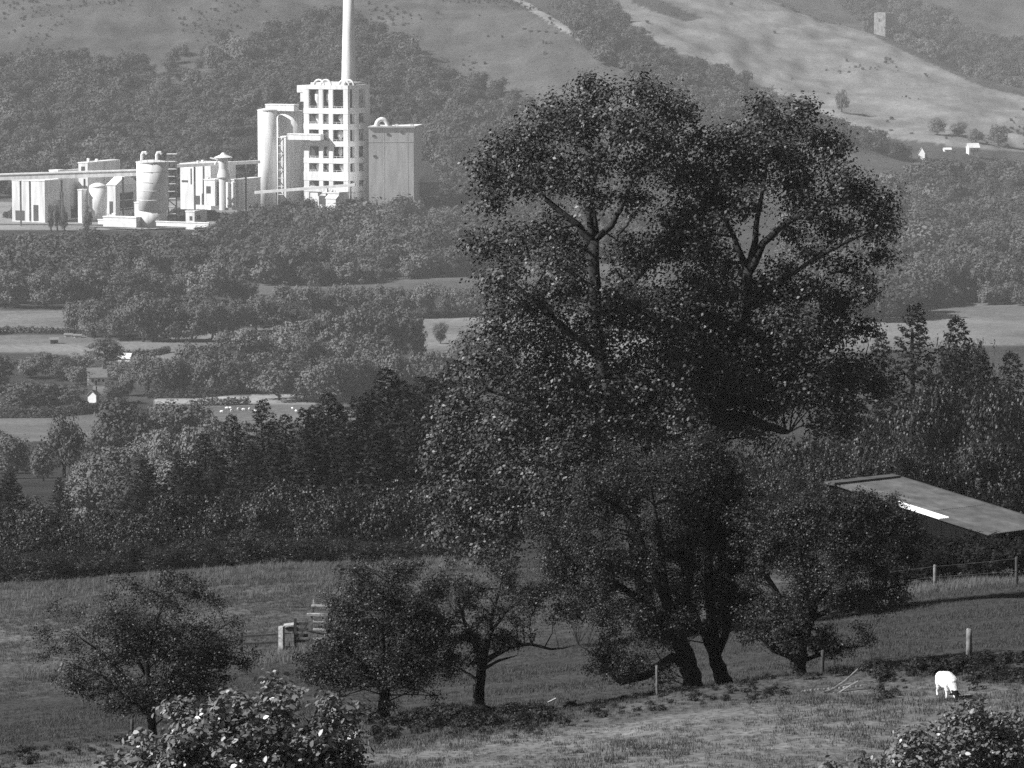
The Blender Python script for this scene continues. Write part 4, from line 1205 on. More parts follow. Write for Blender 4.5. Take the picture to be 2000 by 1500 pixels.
near_tree('sycamore_tree', 'tall broad sycamore with a forked trunk, left of the two biggest trees', 'tree',
          [(1275, 1280, .65), (1240, 1040, .55), (1190, 820, .46), (1166, 640, .4), (1163, 560, .38), (1160, 470, .36)],
          [[(1160, 480, .3), (1130, 440, .22), (1085, 405, .18), (1050, 375, .15), (1000, 345, .11), (950, 328, .06)],
           [(1158, 470, .28), (1150, 420, .2), (1158, 360, .16), (1172, 310, .12), (1198, 272, .1), (1215, 240, .05)],
           [(1162, 468, .28), (1195, 440, .2), (1218, 395, .15), (1235, 350, .12), (1290, 300, .08), (1320, 250, .04)],
           [(1165, 460, .2), (1160, 410, .14), (1140, 350, .12), (1120, 280, .08), (1150, 190, .03)],
           [(1162, 620, .25), (1230, 560, .18), (1280, 500, .12), (1330, 430, .07)],
           [(1172, 700, .25), (1080, 620, .2), (1010, 560, .14), (960, 490, .07)],
           [(1195, 850, .28), (1050, 790, .2), (950, 760, .14), (890, 800, .07)],
           [(1230, 1000, .28), (1040, 960, .2), (930, 950, .12), (860, 960, .06)],
           [(1210, 455, .1), (1225, 440, .07), (1232, 425, .04)]],
          SYC_L, 170, 5.0, .16, 'leaf_sycamore', 300, 64, .36, twig_r=.025, ntw=5, thick=.66)
near_tree('sycamore_tree', 'dark spreading sycamore with a broken low limb, right of the two biggest trees', 'tree',
          [(1328, 1262, .55), (1345, 1010, .48), (1405, 800, .42), (1452, 640, .4), (1460, 520, .36)],
          [[(1460, 530, .28), (1440, 480, .2), (1418, 430, .15), (1400, 370, .1), (1390, 300, .04)],
           [(1462, 525, .28), (1475, 470, .22), (1480, 420, .16), (1492, 360, .12), (1500, 290, .08), (1490, 220, .03)],
           [(1464, 530, .3), (1490, 475, .24), (1530, 440, .2), (1590, 405, .16), (1650, 395, .1), (1725, 405, .04)],
           [(1470, 600, .25), (1540, 540, .18), (1600, 500, .13), (1660, 470, .09), (1730, 440, .04)],
           [(1445, 680, .28), (1560, 640, .2), (1640, 600, .12), (1690, 565, .05)],
           [(1435, 740, .25), (1390, 650, .18), (1350, 590, .1), (1340, 540, .05)],
           [(1425, 790, .28), (1560, 740, .2), (1660, 730, .12), (1715, 750, .05)],
           [(1420, 812, .4, -2), (1470, 820, .34, -3), (1500, 834, .3, -3.5), (1530, 842, .24, -3.6), (1542, 844, .12, -3.6)],
           [(1610, 700, .09), (1650, 760, .06), (1655, 830, .03)]],
          SYC_R, 172, 5.0, .16, 'leaf_sycamore', 300, 64, .36, twig_r=.025, ntw=5, thick=.66)


# ------------------------------------------------------------------ hawthorns along the fence
def sublobes(ells, k=5, f=.5):
    out = []
    for (u, v, ru, rv) in ells:
        for _ in range(k):
            a = random.uniform(0, 2 * math.pi); q_ = math.sqrt(random.random()) * .75
            g = f * random.uniform(.7, 1.15)
            out.append((u + math.cos(a) * ru * q_, v + math.sin(a) * rv * q_, ru * g, rv * g))
        for _ in range(8):
            a = random.uniform(0, 2 * math.pi); q_ = random.uniform(.8, 1.25); g = random.uniform(.08, .24)
            out.append((u + math.cos(a) * ru * q_, v + math.sin(a) * rv * q_, ru * g, rv * g))
    return out


HAW = dict(leaf=.06, mat='leaf_hawthorn', per=26, clr=.13, twig_r=.009, ntw=16, depth=1.6)
near_tree('hawthorn_tree', 'twiggy sprawling hawthorn at the far left end of the fence line', 'tree',
          [(300, 1450, .14), (295, 1400, .12), (290, 1340, .1), (285, 1290, .08)],
          [[(292, 1390, .08), (240, 1320, .06), (190, 1270, .04), (150, 1240, .015)], [(290, 1370, .08), (350, 1300, .06), (400, 1250, .04), (440, 1220, .015)],
           [(285, 1300, .07), (300, 1230, .05), (320, 1170, .03), (360, 1140, .01)], [(287, 1320, .06), (240, 1240, .04), (215, 1180, .02)], [(296, 1400, .06), (200, 1320, .04), (120, 1290, .01)]],
          sublobes([(195, 1250, 95, 80), (300, 1215, 115, 80), (385, 1265, 90, 85), (280, 1320, 140, 70), (165, 1310, 75, 45), (330, 1360, 110, 40), (330, 1160, 80, 35), (430, 1310, 50, 50)], 8), 114, dens=520, **HAW)
near_tree('hawthorn_tree', 'dense dome-shaped hawthorn right of the stile', 'tree',
          [(750, 1420, .22), (748, 1390, .18), (752, 1340, .15), (750, 1290, .12)],
          [[(750, 1350, .1), (690, 1280, .07), (640, 1240, .04), (590, 1230, .015)], [(750, 1340, .1), (800, 1270, .07), (850, 1220, .04), (890, 1200, .015)], [(750, 1300, .1), (745, 1220, .06), (760, 1140, .02)]],
          sublobes([(700, 1165, 65, 50), (765, 1145, 85, 52), (840, 1190, 70, 65), (690, 1235, 60, 62), (765, 1240, 100, 85), (845, 1275, 62, 70), (655, 1310, 75, 50), (770, 1330, 95, 55), (620, 1300, 40, 30)], 7), 113, dens=900, **HAW)
near_tree('hawthorn_tree', 'thin sparse hawthorn with a straight dark trunk and one long side branch', 'tree',
          [(934, 1402, .2), (935, 1370, .17), (938, 1330, .15), (942, 1290, .14)],
          [[(942, 1295, .1), (970, 1278, .08), (998, 1262, .07), (1038, 1258, .05), (1075, 1268, .035), (1100, 1266, .025), (1122, 1260, .01)],
           [(942, 1295, .11), (955, 1240, .09), (960, 1200, .07), (975, 1150, .04), (985, 1110, .015)],
           [(940, 1300, .1), (925, 1250, .07), (905, 1210, .05), (890, 1160, .02)], [(955, 1240, .06), (985, 1200, .04), (1010, 1160, .02)], [(938, 1310, .06), (975, 1290, .04), (1010, 1280, .015)], [(936, 1330, .05), (905, 1310, .03), (880, 1295, .01)]],
          sublobes([(930, 1130, 70, 45), (980, 1160, 75, 55), (915, 1200, 50, 50), (965, 1230, 50, 35), (1035, 1190, 55, 50), (900, 1270, 40, 30)], 5), 114, dens=200, **HAW)
D_ALL = [(1150, 1000, 100, 80), (1260, 935, 110, 72), (1365, 925, 100, 74), (1425, 985, 56, 74), (1105, 1100, 62, 72), (1200, 1100, 110, 84), (1320, 1050, 110, 94), (1165, 1190, 70, 64), (1262, 1190, 100, 76), (1360, 1165, 100, 84), (1240, 1290, 84, 42), (1430, 1130, 52, 84)]
near_tree('hawthorn_tree', 'large leaning hawthorn, left of the twin trunks in the middle', 'tree',
          [(1356, 1372, .34), (1352, 1335, .29), (1345, 1295, .26), (1325, 1240, .22), (1300, 1170, .17)],
          [[(1345, 1300, .2), (1315, 1285, .17), (1260, 1320, .13), (1215, 1332, .1), (1200, 1325, .05), (1180, 1290, .03), (1130, 1260, .01)],
           [(1325, 1240, .16), (1260, 1180, .11), (1190, 1130, .07), (1110, 1100, .03)], [(1300, 1170, .15), (1260, 1080, .1), (1220, 1000, .06), (1160, 960, .02)], [(1300, 1170, .14), (1290, 1060, .1), (1270, 950, .05), (1260, 890, .02)]],
          sublobes([D_ALL[i] for i in (0, 1, 4, 5, 7, 8, 10)], 9), 114.5, dens=800, **HAW)
near_tree('hawthorn_tree', 'large upright hawthorn, right of the twin trunks in the middle', 'tree',
          [(1420, 1360, .3), (1408, 1320, .24), (1396, 1280, .2), (1390, 1220, .17), (1384, 1130, .14), (1386, 1050, .1)],
          [[(1396, 1285, .15), (1376, 1240, .12), (1350, 1180, .08), (1330, 1100, .03)], [(1398, 1285, .14), (1420, 1230, .11), (1432, 1160, .08), (1440, 1060, .03)], [(1386, 1060, .09), (1390, 1000, .07), (1380, 930, .04), (1370, 870, .015)], [(1386, 1080, .08), (1400, 1010, .06), (1430, 950, .02)]],
          sublobes([D_ALL[i] for i in (2, 3, 6, 9, 11)], 11), 116, dens=850, bark='bark', **HAW)
near_tree('hawthorn_tree', 'broad flat-topped hawthorn beside the grazing sheep field, in front of the barn', 'tree',
          [(1566, 1356, .3), (1560, 1325, .25), (1560, 1290, .23), (1565, 1255, .2)],
          [[(1563, 1265, .16), (1540, 1200, .12), (1500, 1130, .08), (1470, 1070, .03)], [(1565, 1260, .17), (1590, 1180, .13), (1640, 1110, .09), (1700, 1050, .05), (1750, 1020, .02)], [(1565, 1255, .15), (1570, 1160, .1), (1560, 1060, .06), (1550, 980, .02)],
           [(1562, 1290, .1), (1510, 1270, .07), (1480, 1240, .03)], [(1580, 1210, .1), (1660, 1170, .07), (1730, 1150, .04), (1770, 1140, .015)], [(1570, 1290, .07), (1640, 1265, .05), (1690, 1262, .015)], [(1640, 1110, .06), (1650, 1050, .04), (1640, 990, .015)]],
          sublobes([(1500, 1015, 72, 50), (1600, 1002, 90, 46), (1690, 1022, 80, 48), (1485, 1090, 55, 54), (1570, 1090, 90, 72), (1680, 1098, 90, 70), (1755, 1065, 46, 46), (1520, 1180, 75, 60), (1620, 1185, 90, 50), (1718, 1155, 60, 36), (1560, 1245, 65, 24), (1635, 1258, 55, 16), (1500, 1240, 40, 18), (1705, 992, 60, 18), (1640, 972, 60, 16), (1770, 1030, 40, 24)], 7), 114, dens=850, **HAW)

# ------------------------------------------------------------------ bushes close to the camera
FG = dict(leaf=.09, mat='leaf_bright', per=12, clr=.1, twig_r=.007, ntw=6, depth=1.2, ncopy=3, outw=.5, up=.3, corners=6)
near_tree('foreground_bush', 'glossy large-leaved bush with sunlit leaves at the bottom left', 'bush',
          [(470, 1760, .06), (460, 1650, .05), (450, 1560, .04), (450, 1480, .03)],
          [[(455, 1560, .03), (400, 1480, .02), (365, 1400, .008)], [(455, 1560, .03), (540, 1470, .02), (572, 1360, .008)], [(455, 1570, .03), (600, 1480, .02), (640, 1380, .008)], [(455, 1600, .03), (330, 1500, .02), (260, 1480, .008)]],
          sublobes([(395, 1425, 65, 55), (480, 1440, 90, 60), (585, 1432, 85, 66), (655, 1455, 46, 46), (320, 1470, 50, 32), (500, 1500, 170, 60), (620, 1500, 80, 50), (350, 1520, 120, 40)], 4, .6) +
          [(362, 1385, 22, 22), (572, 1358, 13, 16), (540, 1385, 24, 18), (642, 1375, 14, 26), (250, 1490, 40, 14), (470, 1375, 26, 14), (425, 1385, 22, 14), (533, 1335, 5, 6), (690, 1400, 16, 20), (215, 1496, 22, 8)],
          56, dens=480, **FG)
near_tree('foreground_bush', 'dark glossy bush poking into the bottom right corner', 'bush',
          [(1900, 1760, .06), (1895, 1650, .05), (1890, 1560, .04), (1880, 1480, .03)],
          [[(1890, 1560, .03), (1850, 1480, .02), (1830, 1430, .008)], [(1890, 1560, .03), (1930, 1460, .02), (1910, 1390, .008)], [(1890, 1580, .03), (1760, 1520, .02), (1690, 1485, .008)]],
          sublobes([(1850, 1450, 60, 36), (1905, 1425, 40, 40), (1785, 1475, 40, 22), (1930, 1480, 80, 46), (1980, 1450, 40, 50), (1860, 1510, 120, 36)], 4, .6) + [(1690, 1492, 20, 12), (1905, 1388, 14, 12), (1770, 1440, 20, 12), (1625, 1499, 14, 6)],
          66, dens=430, **{**FG, 'leaf': .085})

# ------------------------------------------------------------------ barn with sheet roof
R0 = Vector((23.2, 240.0, 0)); AXB = Vector((.63, -.777, 0)).normalized(); PB = Vector((-.777, -.63, 0)).normalized()
ZB = -30.95; SL = .12; WB = 5.4; LB = 13.6
bq = lambda t_, w_, h_=0.0: Vector((R0.x + AXB.x * t_ + PB.x * w_, R0.y + AXB.y * t_ + PB.y * w_, ZB - SL * t_ + h_))
c_ = bq(8, 3); bz = gz(c_.x, c_.y)
barn = thing('barn', 'dark barn with a pale sheet roof and white skylight behind the hawthorns', 'barn', (c_.x, c_.y, bz))


def sheet(name, mat, t0, t1, wa, wb, lift, parent):
    n_ = 12; mb_ = MB()
    rows = []
    for t_ in (t0, t1):
        rows.append([bq(t_, wa + (wb - wa) * i / n_, lift + (.06 if i % 2 else 0)) for i in range(n_ + 1)])
    v_ = rows[0] + rows[1]
    m_ = n_ + 1
    low = [p_ - Vector((0, 0, .02)) for p_ in v_]
    f_ = [(i, i + 1, m_ + i + 1, m_ + i) for i in range(n_)] + [(2 * m_ + i + 1, 2 * m_ + i, 3 * m_ + i, 3 * m_ + i + 1) for i in range(n_)]
    f_ += [(i + 1, i, 2 * m_ + i, 2 * m_ + i + 1) for i in range(n_)] + [(m_ + i, m_ + i + 1, 3 * m_ + i + 1, 3 * m_ + i) for i in range(n_)]
    mb_.add(v_ + low, f_)
    o_ = mb_.build(name, mat, parent)
    return o_


nsh = 6
for k in range(nsh):
    wa, wb = WB * k / nsh + .01, WB * (k + 1) / nsh - .01
    if k == nsh - 1:
        spans = [(.75, 5.3, 'roof_sheet', 'roof_sheet'), (5.2, 9.6, 'skylight', 'skylight'), (9.5, LB, 'roof_sheet', 'roof_sheet')]
    else:
        spans = [(.75, 8.1, 'roof_sheet', 'roof_sheet'), (8.0, LB, 'roof_sheet', 'roof_sheet')]
    for i, (t0, t1, nm, mt) in enumerate(spans):
        so = sheet(nm, mt, t0, t1, wa, wb, .06 - .03 * i, barn)
        if nm == 'skylight': so['label'] = 'white translucent roof sheet'
mb = MB(); mb.obox((R0.x, R0.y), AXB, PB, -.1, .85, -.1, WB + .1, ZB - .02, ZB + .13); mb.build('ridge_cap', 'roof_sheet', barn)
mb = MB(); mb.hexa([bq(0, -.25, -.2), bq(LB, -.25, -.2), bq(LB, -.02, -.2), bq(0, -.02, -.2)], [bq(0, -.25, .16), bq(LB, -.25, .16), bq(LB, -.02, .16), bq(0, -.02, .16)]); mb.build('verge_board', 'roof_sheet', barn)
nb = 34
for k in range(nb):                                   # boards of the long side and low end, coloured black as shade
    t0, t1 = LB * k / nb + .012, LB * (k + 1) / nb - .012
    h0, h1 = -.12, -.12
    a, b_ = bq(t0, WB - .25), bq(t1, WB - .25); a2, b2 = bq(t0, WB - .2 + .012 * (k % 3)), bq(t1, WB - .2 + .012 * (k % 3))
    mb = MB(); mb.hexa([(a.x, a.y, bz - 1), (b_.x, b_.y, bz - 1), (b2.x, b2.y, bz - 1), (a2.x, a2.y, bz - 1)], [(a.x, a.y, a.z + h0), (b_.x, b_.y, b_.z + h0), (b2.x, b2.y, b_.z + h0), (a2.x, a2.y, a.z + h0)])
    mb.build('board', 'shade_black', barn)
for k in range(12):
    w0_, w1_ = WB * k / 12 + .012, WB * (k + 1) / 12 - .012
    w1_ = min(w1_, WB - .28)
    a, b_ = bq(LB - .25, w0_), bq(LB - .25, w1_); a2, b2 = bq(LB - .2, w0_), bq(LB - .2, w1_)
    mb = MB(); mb.hexa([(a.x, a.y, bz - 1), (a2.x, a2.y, bz - 1), (b2.x, b2.y, bz - 1), (b_.x, b_.y, bz - 1)], [(a.x, a.y, a.z - .12), (a2.x, a2.y, a.z - .12), (b2.x, b2.y, a.z - .12), (b_.x, b_.y, a.z - .12)])
    mb.build('board', 'shade_black', barn)
mb = MB(); mb.hexa([(*bq(.2, .2).xy, bz - 1), (*bq(LB - .4, .2).xy, bz - 1), (*bq(LB - .4, WB - .4).xy, bz - 1), (*bq(.2, WB - .4).xy, bz - 1)], [bq(.2, .2, -.15), bq(LB - .4, .2, -.15), bq(LB - .4, WB - .4, -.15), bq(.2, WB - .4, -.15)]); mb.build('inner_wall', 'shade_black', barn)
mb = MB(); mb.hexa([bq(-.4, WB + .1, -.9), bq(3.5, WB + .1, -.9), bq(3.5, WB + 5, -.75), bq(-.4, WB + 5, -.75)], [bq(-.4, WB + .1, -.25), bq(3.5, WB + .1, -.25), bq(3.5, WB + 5, -.45), bq(-.4, WB + 5, -.45)])
so = mb.build('lean_to_roof', 'shade_black', barn); so['label'] = 'low black lean-to roof'
for tt in (.2, 3.2):
    for ww in (WB + 4.7,):
        q_ = bq(tt, ww)
        mb = MB(); mb.box(q_.x - .1, q_.x + .1, q_.y - .1, q_.y + .1, bz - 1, q_.z - .7); mb.build('post', 'shade_black', barn)


M['bramble_shade_leaf'] = mat_grey('bramble_shade_leaf', 0.010, 0.7, 0.15, 0.5, 1.0)  # leaves of an added bramble row, near-black to stand in for shade
BRAMBLE = broad_crown('bramble_crown', 4500, .05, 'bramble_shade_leaf', .6, 12, .0, 91)
tree_row('in the hedge under the barn roof', 'added bramble hedge, blackened as shade before the barn', [(1770, 1070, 110, -203), (1815, 1050, 110, -205), (1860, 1040, 120, -207), (1905, 1044, 110, -205), (1950, 1035, 120, -206), (1995, 1045, 110, -204)],
         [BRAMBLE], None, 'shade_bramble_bush', 'bush', 'shade-black added bramble bush', w0=1.0)


# ------------------------------------------------------------------ fences, gate, stile
def post(label, u, vt_, d, r, mat='wood_grey', lean=(0, 0), group=None, square=False):
    b_ = at(u, d); top = zrow(vt_, d)
    t_ = thing('fence_post', label, 'post', b_, group)
    t_p = Vector((b_.x + lean[0], b_.y + lean[1], top))
    mb_ = MB()
    lo = b_ - Vector((0, 0, .3))
    if square:
        mb_.bar(lo, t_p, 2 * r, 2 * r)
    else:
        pts_ = [lo.lerp(t_p, k / 6) + Vector((random.uniform(-1, 1), random.uniform(-1, 1), 0)) * r * .08 for k in range(7)]
        mb_.tube(pts_ + [t_p + Vector((0, 0, r * .15))], [r * 1.02] * 6 + [r * .97, r * .75], 12, .05)
    sh = mb_.build('shaft', mat, t_, smooth=not square)
    return t_, t_p


FP = 'posts of the near fence'
pR, pRt = post('stout pale round post right of the grazing sheep', 1892, 1229, 112, .085, 'wood_weathered', group=FP)
p2, p2t = post('thin dark post beside the broad hawthorn trunk', 1605, 1270, 112.5, .055, 'wood_dark', (0.03, 0), group=FP)
p3, p3t = post('thin pale post in front of the twin hawthorn trunks', 1284, 1300, 112, .04, 'wood_grey', (-.02, 0), group=FP)
p4, p4t = post('dark post against the trunk of the thin hawthorn', 927, 1338, 112, .055, 'wood_dark', group=FP)
p5, p5t = post('dark post below the sprawling left hawthorn', 258, 1405, 112, .045, 'wood_dark', group=FP)
p6, p6t = post('short stub post behind the pale post by twin trunks', 1303, 1345, 112.6, .04, 'wood_dark', group=FP)
p7, p7t = post('leaning pale post near the left edge, the left one of two', 113, 1294, 198, .07, 'wood_weathered', (.25, 0))
p8, p8t = post('pale upright post near the left edge, the right one of two', 135, 1297, 198, .07, 'wood_weathered')
p9, p9t = post('pale fence post by the wire below the barn', 1826, 1104, 193, .09, 'wood_weathered')
p10, p10t = post('bent dark fence post in the grass below the barn end', 1985, 1088, 192, .08, 'wood_dark')
for i, (f, lab) in enumerate(((.97, 'top strand of wire below the barn'), (.55, 'middle strand of wire below the barn'), (.25, 'bottom strand of wire below the barn'))):
    mb = MB()
    pa = [Vector((b_.x, b_.y, b_.z + (t_.z - b_.z) * f)) for b_, t_ in ((at(1690, 194), at(1690, 194) + Vector((0, 0, 1.25))), (p9.location, p9t), (p10.location, p10t))]
    pth = []
    for k in range(len(pa) - 1):
        for j in range(8):
            q_ = pa[k].lerp(pa[k + 1], j / 8); q_.z -= .03 * math.sin(math.pi * j / 8); pth.append(q_ + Vector((0, -.1, 0)))
    pth.append(pa[-1] + Vector((0, -.1, 0)))
    mb.tube(pth, .0045, 4)
    o_ = mb.build('fence_wire', 'wire', None, pa[1]); tag(o_, lab, 'wire', 'wires below the barn')

DG = 190.0
sg = DG / F


def bx(mb_, u0, u1, v0, v1, d, th):
    """upright board facing the camera between two pixel corners"""
    a = P(u0, v1, d); b_ = P(u1, v0, d)
    mb_.box(a.x, b_.x, d, d + th, a.z, b_.z)


gb = at(556, DG)
t = thing('gate_post', 'thick white-lit square gatepost at the end of the rail fence', 'post', at(547, DG))
mb = MB(); q_ = at(547, DG); a = P(543.5, 1224, DG); b_ = P(552, 1224, DG)
mb.obox((b_.x, DG), (-.9, .436), (.436, .9), 0, .24, 0, .24, q_.z - .3, a.z); mb.build('shaft', 'wood_pale', t)
t = thing('stone_gate_pier', 'squat grey stone pier right of the white gatepost', 'wall', at(566, DG + .6))
z0 = at(566, DG + .6).z - .2; z1 = zrow(1226, DG + .6)
rr = random.Random(9); zc = z0
while zc < z1 - .05:                                    # courses of rough stones
    h_ = rr.uniform(.16, .24); xs = P(553, 1240, DG + .6).x; xe = P(581, 1240, DG + .6).x
    while xs < xe - .03:
        w_ = min(rr.uniform(.22, .4), xe - xs)
        mb = MB(); e = rr.uniform(0, .03)
        mb.box(xs + .008, xs + w_ - .008, DG + .6 - e, DG + 1.15, zc + .008, min(zc + h_, z1) - .008); mb.build('stone', 'stone', t)
        xs += w_
    zc += h_
mb = MB(); a, b_ = P(553, 1226, DG + .5), P(582, 1222, DG + .5)
mb.hexa([(a.x, a.y, a.z), (b_.x, b_.y, b_.z), (b_.x, b_.y + .75, b_.z), (a.x, a.y + .75, a.z)], [(a.x, a.y, a.z + .07), (b_.x, b_.y, b_.z + .07), (b_.x, b_.y + .75, b_.z + .07), (a.x, a.y + .75, a.z + .07)]); mb.build('capstone', 'wood_pale', t)
t = thing('hurdle_gate', 'small dark wooden gate with four bars between pier and stile', 'gate', at(590, DG + .3))
mb = MB(); bx(mb, 574, 579, 1208, 1264, DG + .3, .14); mb.build('hanging_post', 'wood_dark', t)
for v0, v1 in ((1215.5, 1221), (1227.5, 1233), (1238, 1244.5), (1249.5, 1255)):
    mb = MB(); bx(mb, 579.1, 601.5, v0, v1, DG + .33, .06); mb.build('bar', 'wood_dark', t)
mb = MB(); a, b_ = P(580, 1252, DG + .27), P(601, 1218, DG + .27); mb.bar(a, b_, .04, .07); mb.build('brace', 'wood_dark', t)
t = thing('ladder_stile', 'pale wooden stile with stepped rails beside the dome-shaped hawthorn', 'stile', at(608, DG - .2))
mb = MB(); bx(mb, 602, 610, 1212, 1262, DG - .2, .2); mb.build('post', 'wood_grey', t)
mb = MB(); bx(mb, 607.5, 610.5, 1182, 1211.8, DG - .18, .1); mb.build('post', 'wood_grey', t)
mb = MB(); bx(mb, 610.8, 613.2, 1172, 1196, DG - .1, .1); mb.build('post', 'wood_pale', t)
for u0, u1, v0, v1 in ((608, 650, 1182.5, 1185.5), (599, 640, 1199, 1203), (611, 656, 1213.5, 1216), (611, 650, 1229, 1231.5), (611, 640, 1247.5, 1250)):
    mb = MB(); bx(mb, u0, u1, v0, v1, DG - .5, .28); mb.build('tread', 'wood_pale', t)
mb = MB(); mb.bar(P(622, 1182, DG + .2), P(655, 1171, DG + .2), .08, .08); mb.build('hand_pole', 'wood_grey', t)
t = thing('rail_fence', 'dark two-rail fence left of the white gatepost', 'fence', at(480, DG + .2))
for va, vb_ in ((1243, 1239), (1257, 1254.5)):
    mb = MB(); mb.bar(P(410, va + 4, DG + .3), P(542, vb_, DG + .3), .05, .09); mb.build('rail', 'wood_dark', t)
for u in (412, 472):
    q_ = at(u, DG + .4); mb = MB(); mb.box(q_.x - .06, q_.x + .06, q_.y, q_.y + .1, q_.z - .3, zrow(1236, DG + .4)); mb.build('post', 'wood_dark', t)

# ------------------------------------------------------------------ dead wood under the broad hawthorn
db = at(1640, 108.4)
t = thing('fallen_branch', 'bleached fallen branches lying against the bank right of the broad hawthorn', 'dead wood', db)
for pl, r_ in (([(1600, 1356), (1628, 1345), (1650, 1330), (1664, 1318), (1676, 1306)], .05), ([(1612, 1362), (1640, 1352), (1662, 1338), (1677, 1330)], .04), ([(1585, 1372), (1610, 1366), (1630, 1352)], .03),
               ([(1612, 1350), (1660, 1334), (1700, 1326)], .018), ([(1640, 1340), (1690, 1330), (1712, 1332)], .02)):
    mb = MB(); mb.tube([P(u, v, 108.4 - .1 * i) for i, (u, v) in enumerate(pl)], [.75 * r_ * (1 - .1 * i) for i in range(len(pl))], 7, .1); mb.build('branch', 'wood_weathered', t)
rr = random.Random(4)
u = 1567
k = 0
names = []
while u < 1682:
    v = 1351 - (u - 1567) * .05
    q_ = P(u, v, 108.9)
    w_ = rr.uniform(.035, .06)
    names.append((q_, w_)); u += rr.uniform(5, 9)
t = thing('stone_row', 'row of small pale stones at the foot of the broad hawthorn', 'stones', at(1620, 108.9))
for q_, w_ in names:
    g_ = gz(q_.x, q_.y); zz = max(q_.z, g_ + .02)
    mb = MB(); mb.lathe(q_.x, q_.y, [(w_ * .8, g_ - .05), (w_, zz - w_ * .3), (w_ * .8, zz + w_ * .3), (w_ * .3, zz + w_ * .55)], 7); mb.build('stone', 'wood_weathered', t)
mb = MB(); q_ = at(1080, 118); mb.tube([P(1070, 1372, 118), P(1086, 1364, 118)], .03, 6)
tag(mb.build('dead_stick', 'wood_pale', None, q_), 'short bleached stick lying in the grass left of the twin trunks', 'stick')


# ------------------------------------------------------------------ sheep
def sheep_mesh():
    """one skinned body, head lowered to the grass; faces +X, feet on z = 0"""
    J = {'rump': (-.42, 0, .56, .185), 'hip': (-.25, 0, .58, .225), 'mid': (0, 0, .56, .235), 'sho': (.24, 0, .56, .21), 'chest': (.36, 0, .5, .165),
         'nk': (.46, 0, .38, .115), 'poll': (.55, 0, .27, .092), 'face': (.63, 0, .18, .072), 'muz': (.69, 0, .09, .05),
         'tail': (-.6, 0, .46, .04), 'tail2': (-.63, 0, .3, .03)}
    E = [('hip', 'rump'), ('hip', 'mid'), ('mid', 'sho'), ('sho', 'chest'), ('chest', 'nk'), ('nk', 'poll'), ('poll', 'face'), ('face', 'muz'), ('rump', 'tail'), ('tail', 'tail2')]
    for s_, nm in ((-1, 'l'), (1, 'r')):
        J['fs' + nm] = (.26, s_ * .12, .42, .09); J['fk' + nm] = (.27, s_ * .13, .22, .042); J['ff' + nm] = (.26, s_ * .13, .03, .035)
        J['hs' + nm] = (-.3, s_ * .13, .42, .11); J['hk' + nm] = (-.27, s_ * .14, .3, .06); J['hh' + nm] = (-.36, s_ * .14, .2, .04); J['hf' + nm] = (-.34, s_ * .14, .03, .035)
        J['e0' + nm] = (.5, s_ * .06, .25, .03); J['e1' + nm] = (.5, s_ * .14, .235, .028); J['e2' + nm] = (.51, s_ * .19, .215, .012)
        E += [('sho', 'fs' + nm), ('fs' + nm, 'fk' + nm), ('fk' + nm, 'ff' + nm), ('hip', 'hs' + nm), ('hs' + nm, 'hk' + nm), ('hk' + nm, 'hh' + nm), ('hh' + nm, 'hf' + nm), ('poll', 'e0' + nm), ('e0' + nm, 'e1' + nm), ('e1' + nm, 'e2' + nm)]
    ks = list(J)
    me_ = bpy.data.meshes.new('sheep_skeleton')
    me_.from_pydata([J[k][:3] for k in ks], [(ks.index(a), ks.index(b_)) for a, b_ in E], [])
    o_ = bpy.data.objects.new('sheep_skeleton', me_)
    C.objects.link(o_)
    o_.modifiers.new('skin', 'SKIN')
    for i, k in enumerate(ks):
        r_ = J[k][3]
        me_.skin_vertices[0].data[i].radius = (r_, r_)
        me_.skin_vertices[0].data[i].use_root = (k == 'hip')
    sub = o_.modifiers.new('sub', 'SUBSURF'); sub.levels = 3; sub.render_levels = 3
    dg = bpy.context.evaluated_depsgraph_get()
    out = bpy.data.meshes.new_from_object(o_.evaluated_get(dg))
    bpy.data.objects.remove(o_)
    co = np.array([v.co[:] for v in out.vertices]); no = np.array([v.normal[:] for v in out.vertices])
    wool = (co[:, 2] > .3) & (co[:, 0] < .47)
    n_ = vnoise(co[:, 0] * 28 + co[:, 2] * 17, co[:, 1] * 28 + co[:, 2] * 23, 4)
    co += no * (np.where(wool, .012 * n_ + .006, 0))[:, None]
    co[:, 2] = np.maximum(co[:, 2], 0)
    out.vertices.foreach_set('co', co.ravel())
    out.materials.clear()
    out.materials.append(M['fleece']); out.materials.append(M['sheep_black'])
    for f in out.polygons:
        c_ = f.center
        head = c_.x > .475 and c_.z < .36
        patch = head and abs(c_.y) > .045 and .1 < c_.z < .22 and c_.x < .63
        feet = c_.z < .07 and c_.x < .45
        f.material_index = 1 if ((head and not patch) or feet) else 0
        f.use_smooth = True
    out.update()
    return out


SHEEP = sheep_mesh()
sb = at(1850, 103.8)
sheep = link('sheep', SHEEP, None, sb)
sheep.scale = (.95, .95, .95)
sheep.rotation_euler = (0, 0, math.radians(-72))
tag(sheep, 'white sheep with a black face grazing below the stout post', 'sheep')
for i, (u, v) in enumerate(((433, 807), (443, 800), (449, 800), (453, 805), (466, 802), (476, 803), (487, 802), (499, 806), (571, 801), (578, 806))):
    q_ = hit(u, v, 1050, 1500)
    o_ = link('sheep', SHEEP, None, q_); o_.scale = (1.25, 1.25, 1.25); o_.rotation_euler = (0, 0, random.uniform(0, 6.28))
    tag(o_, '%s tiny white sheep from the left in the distant valley flock' % ORD[i], 'sheep', 'flock in the valley field')


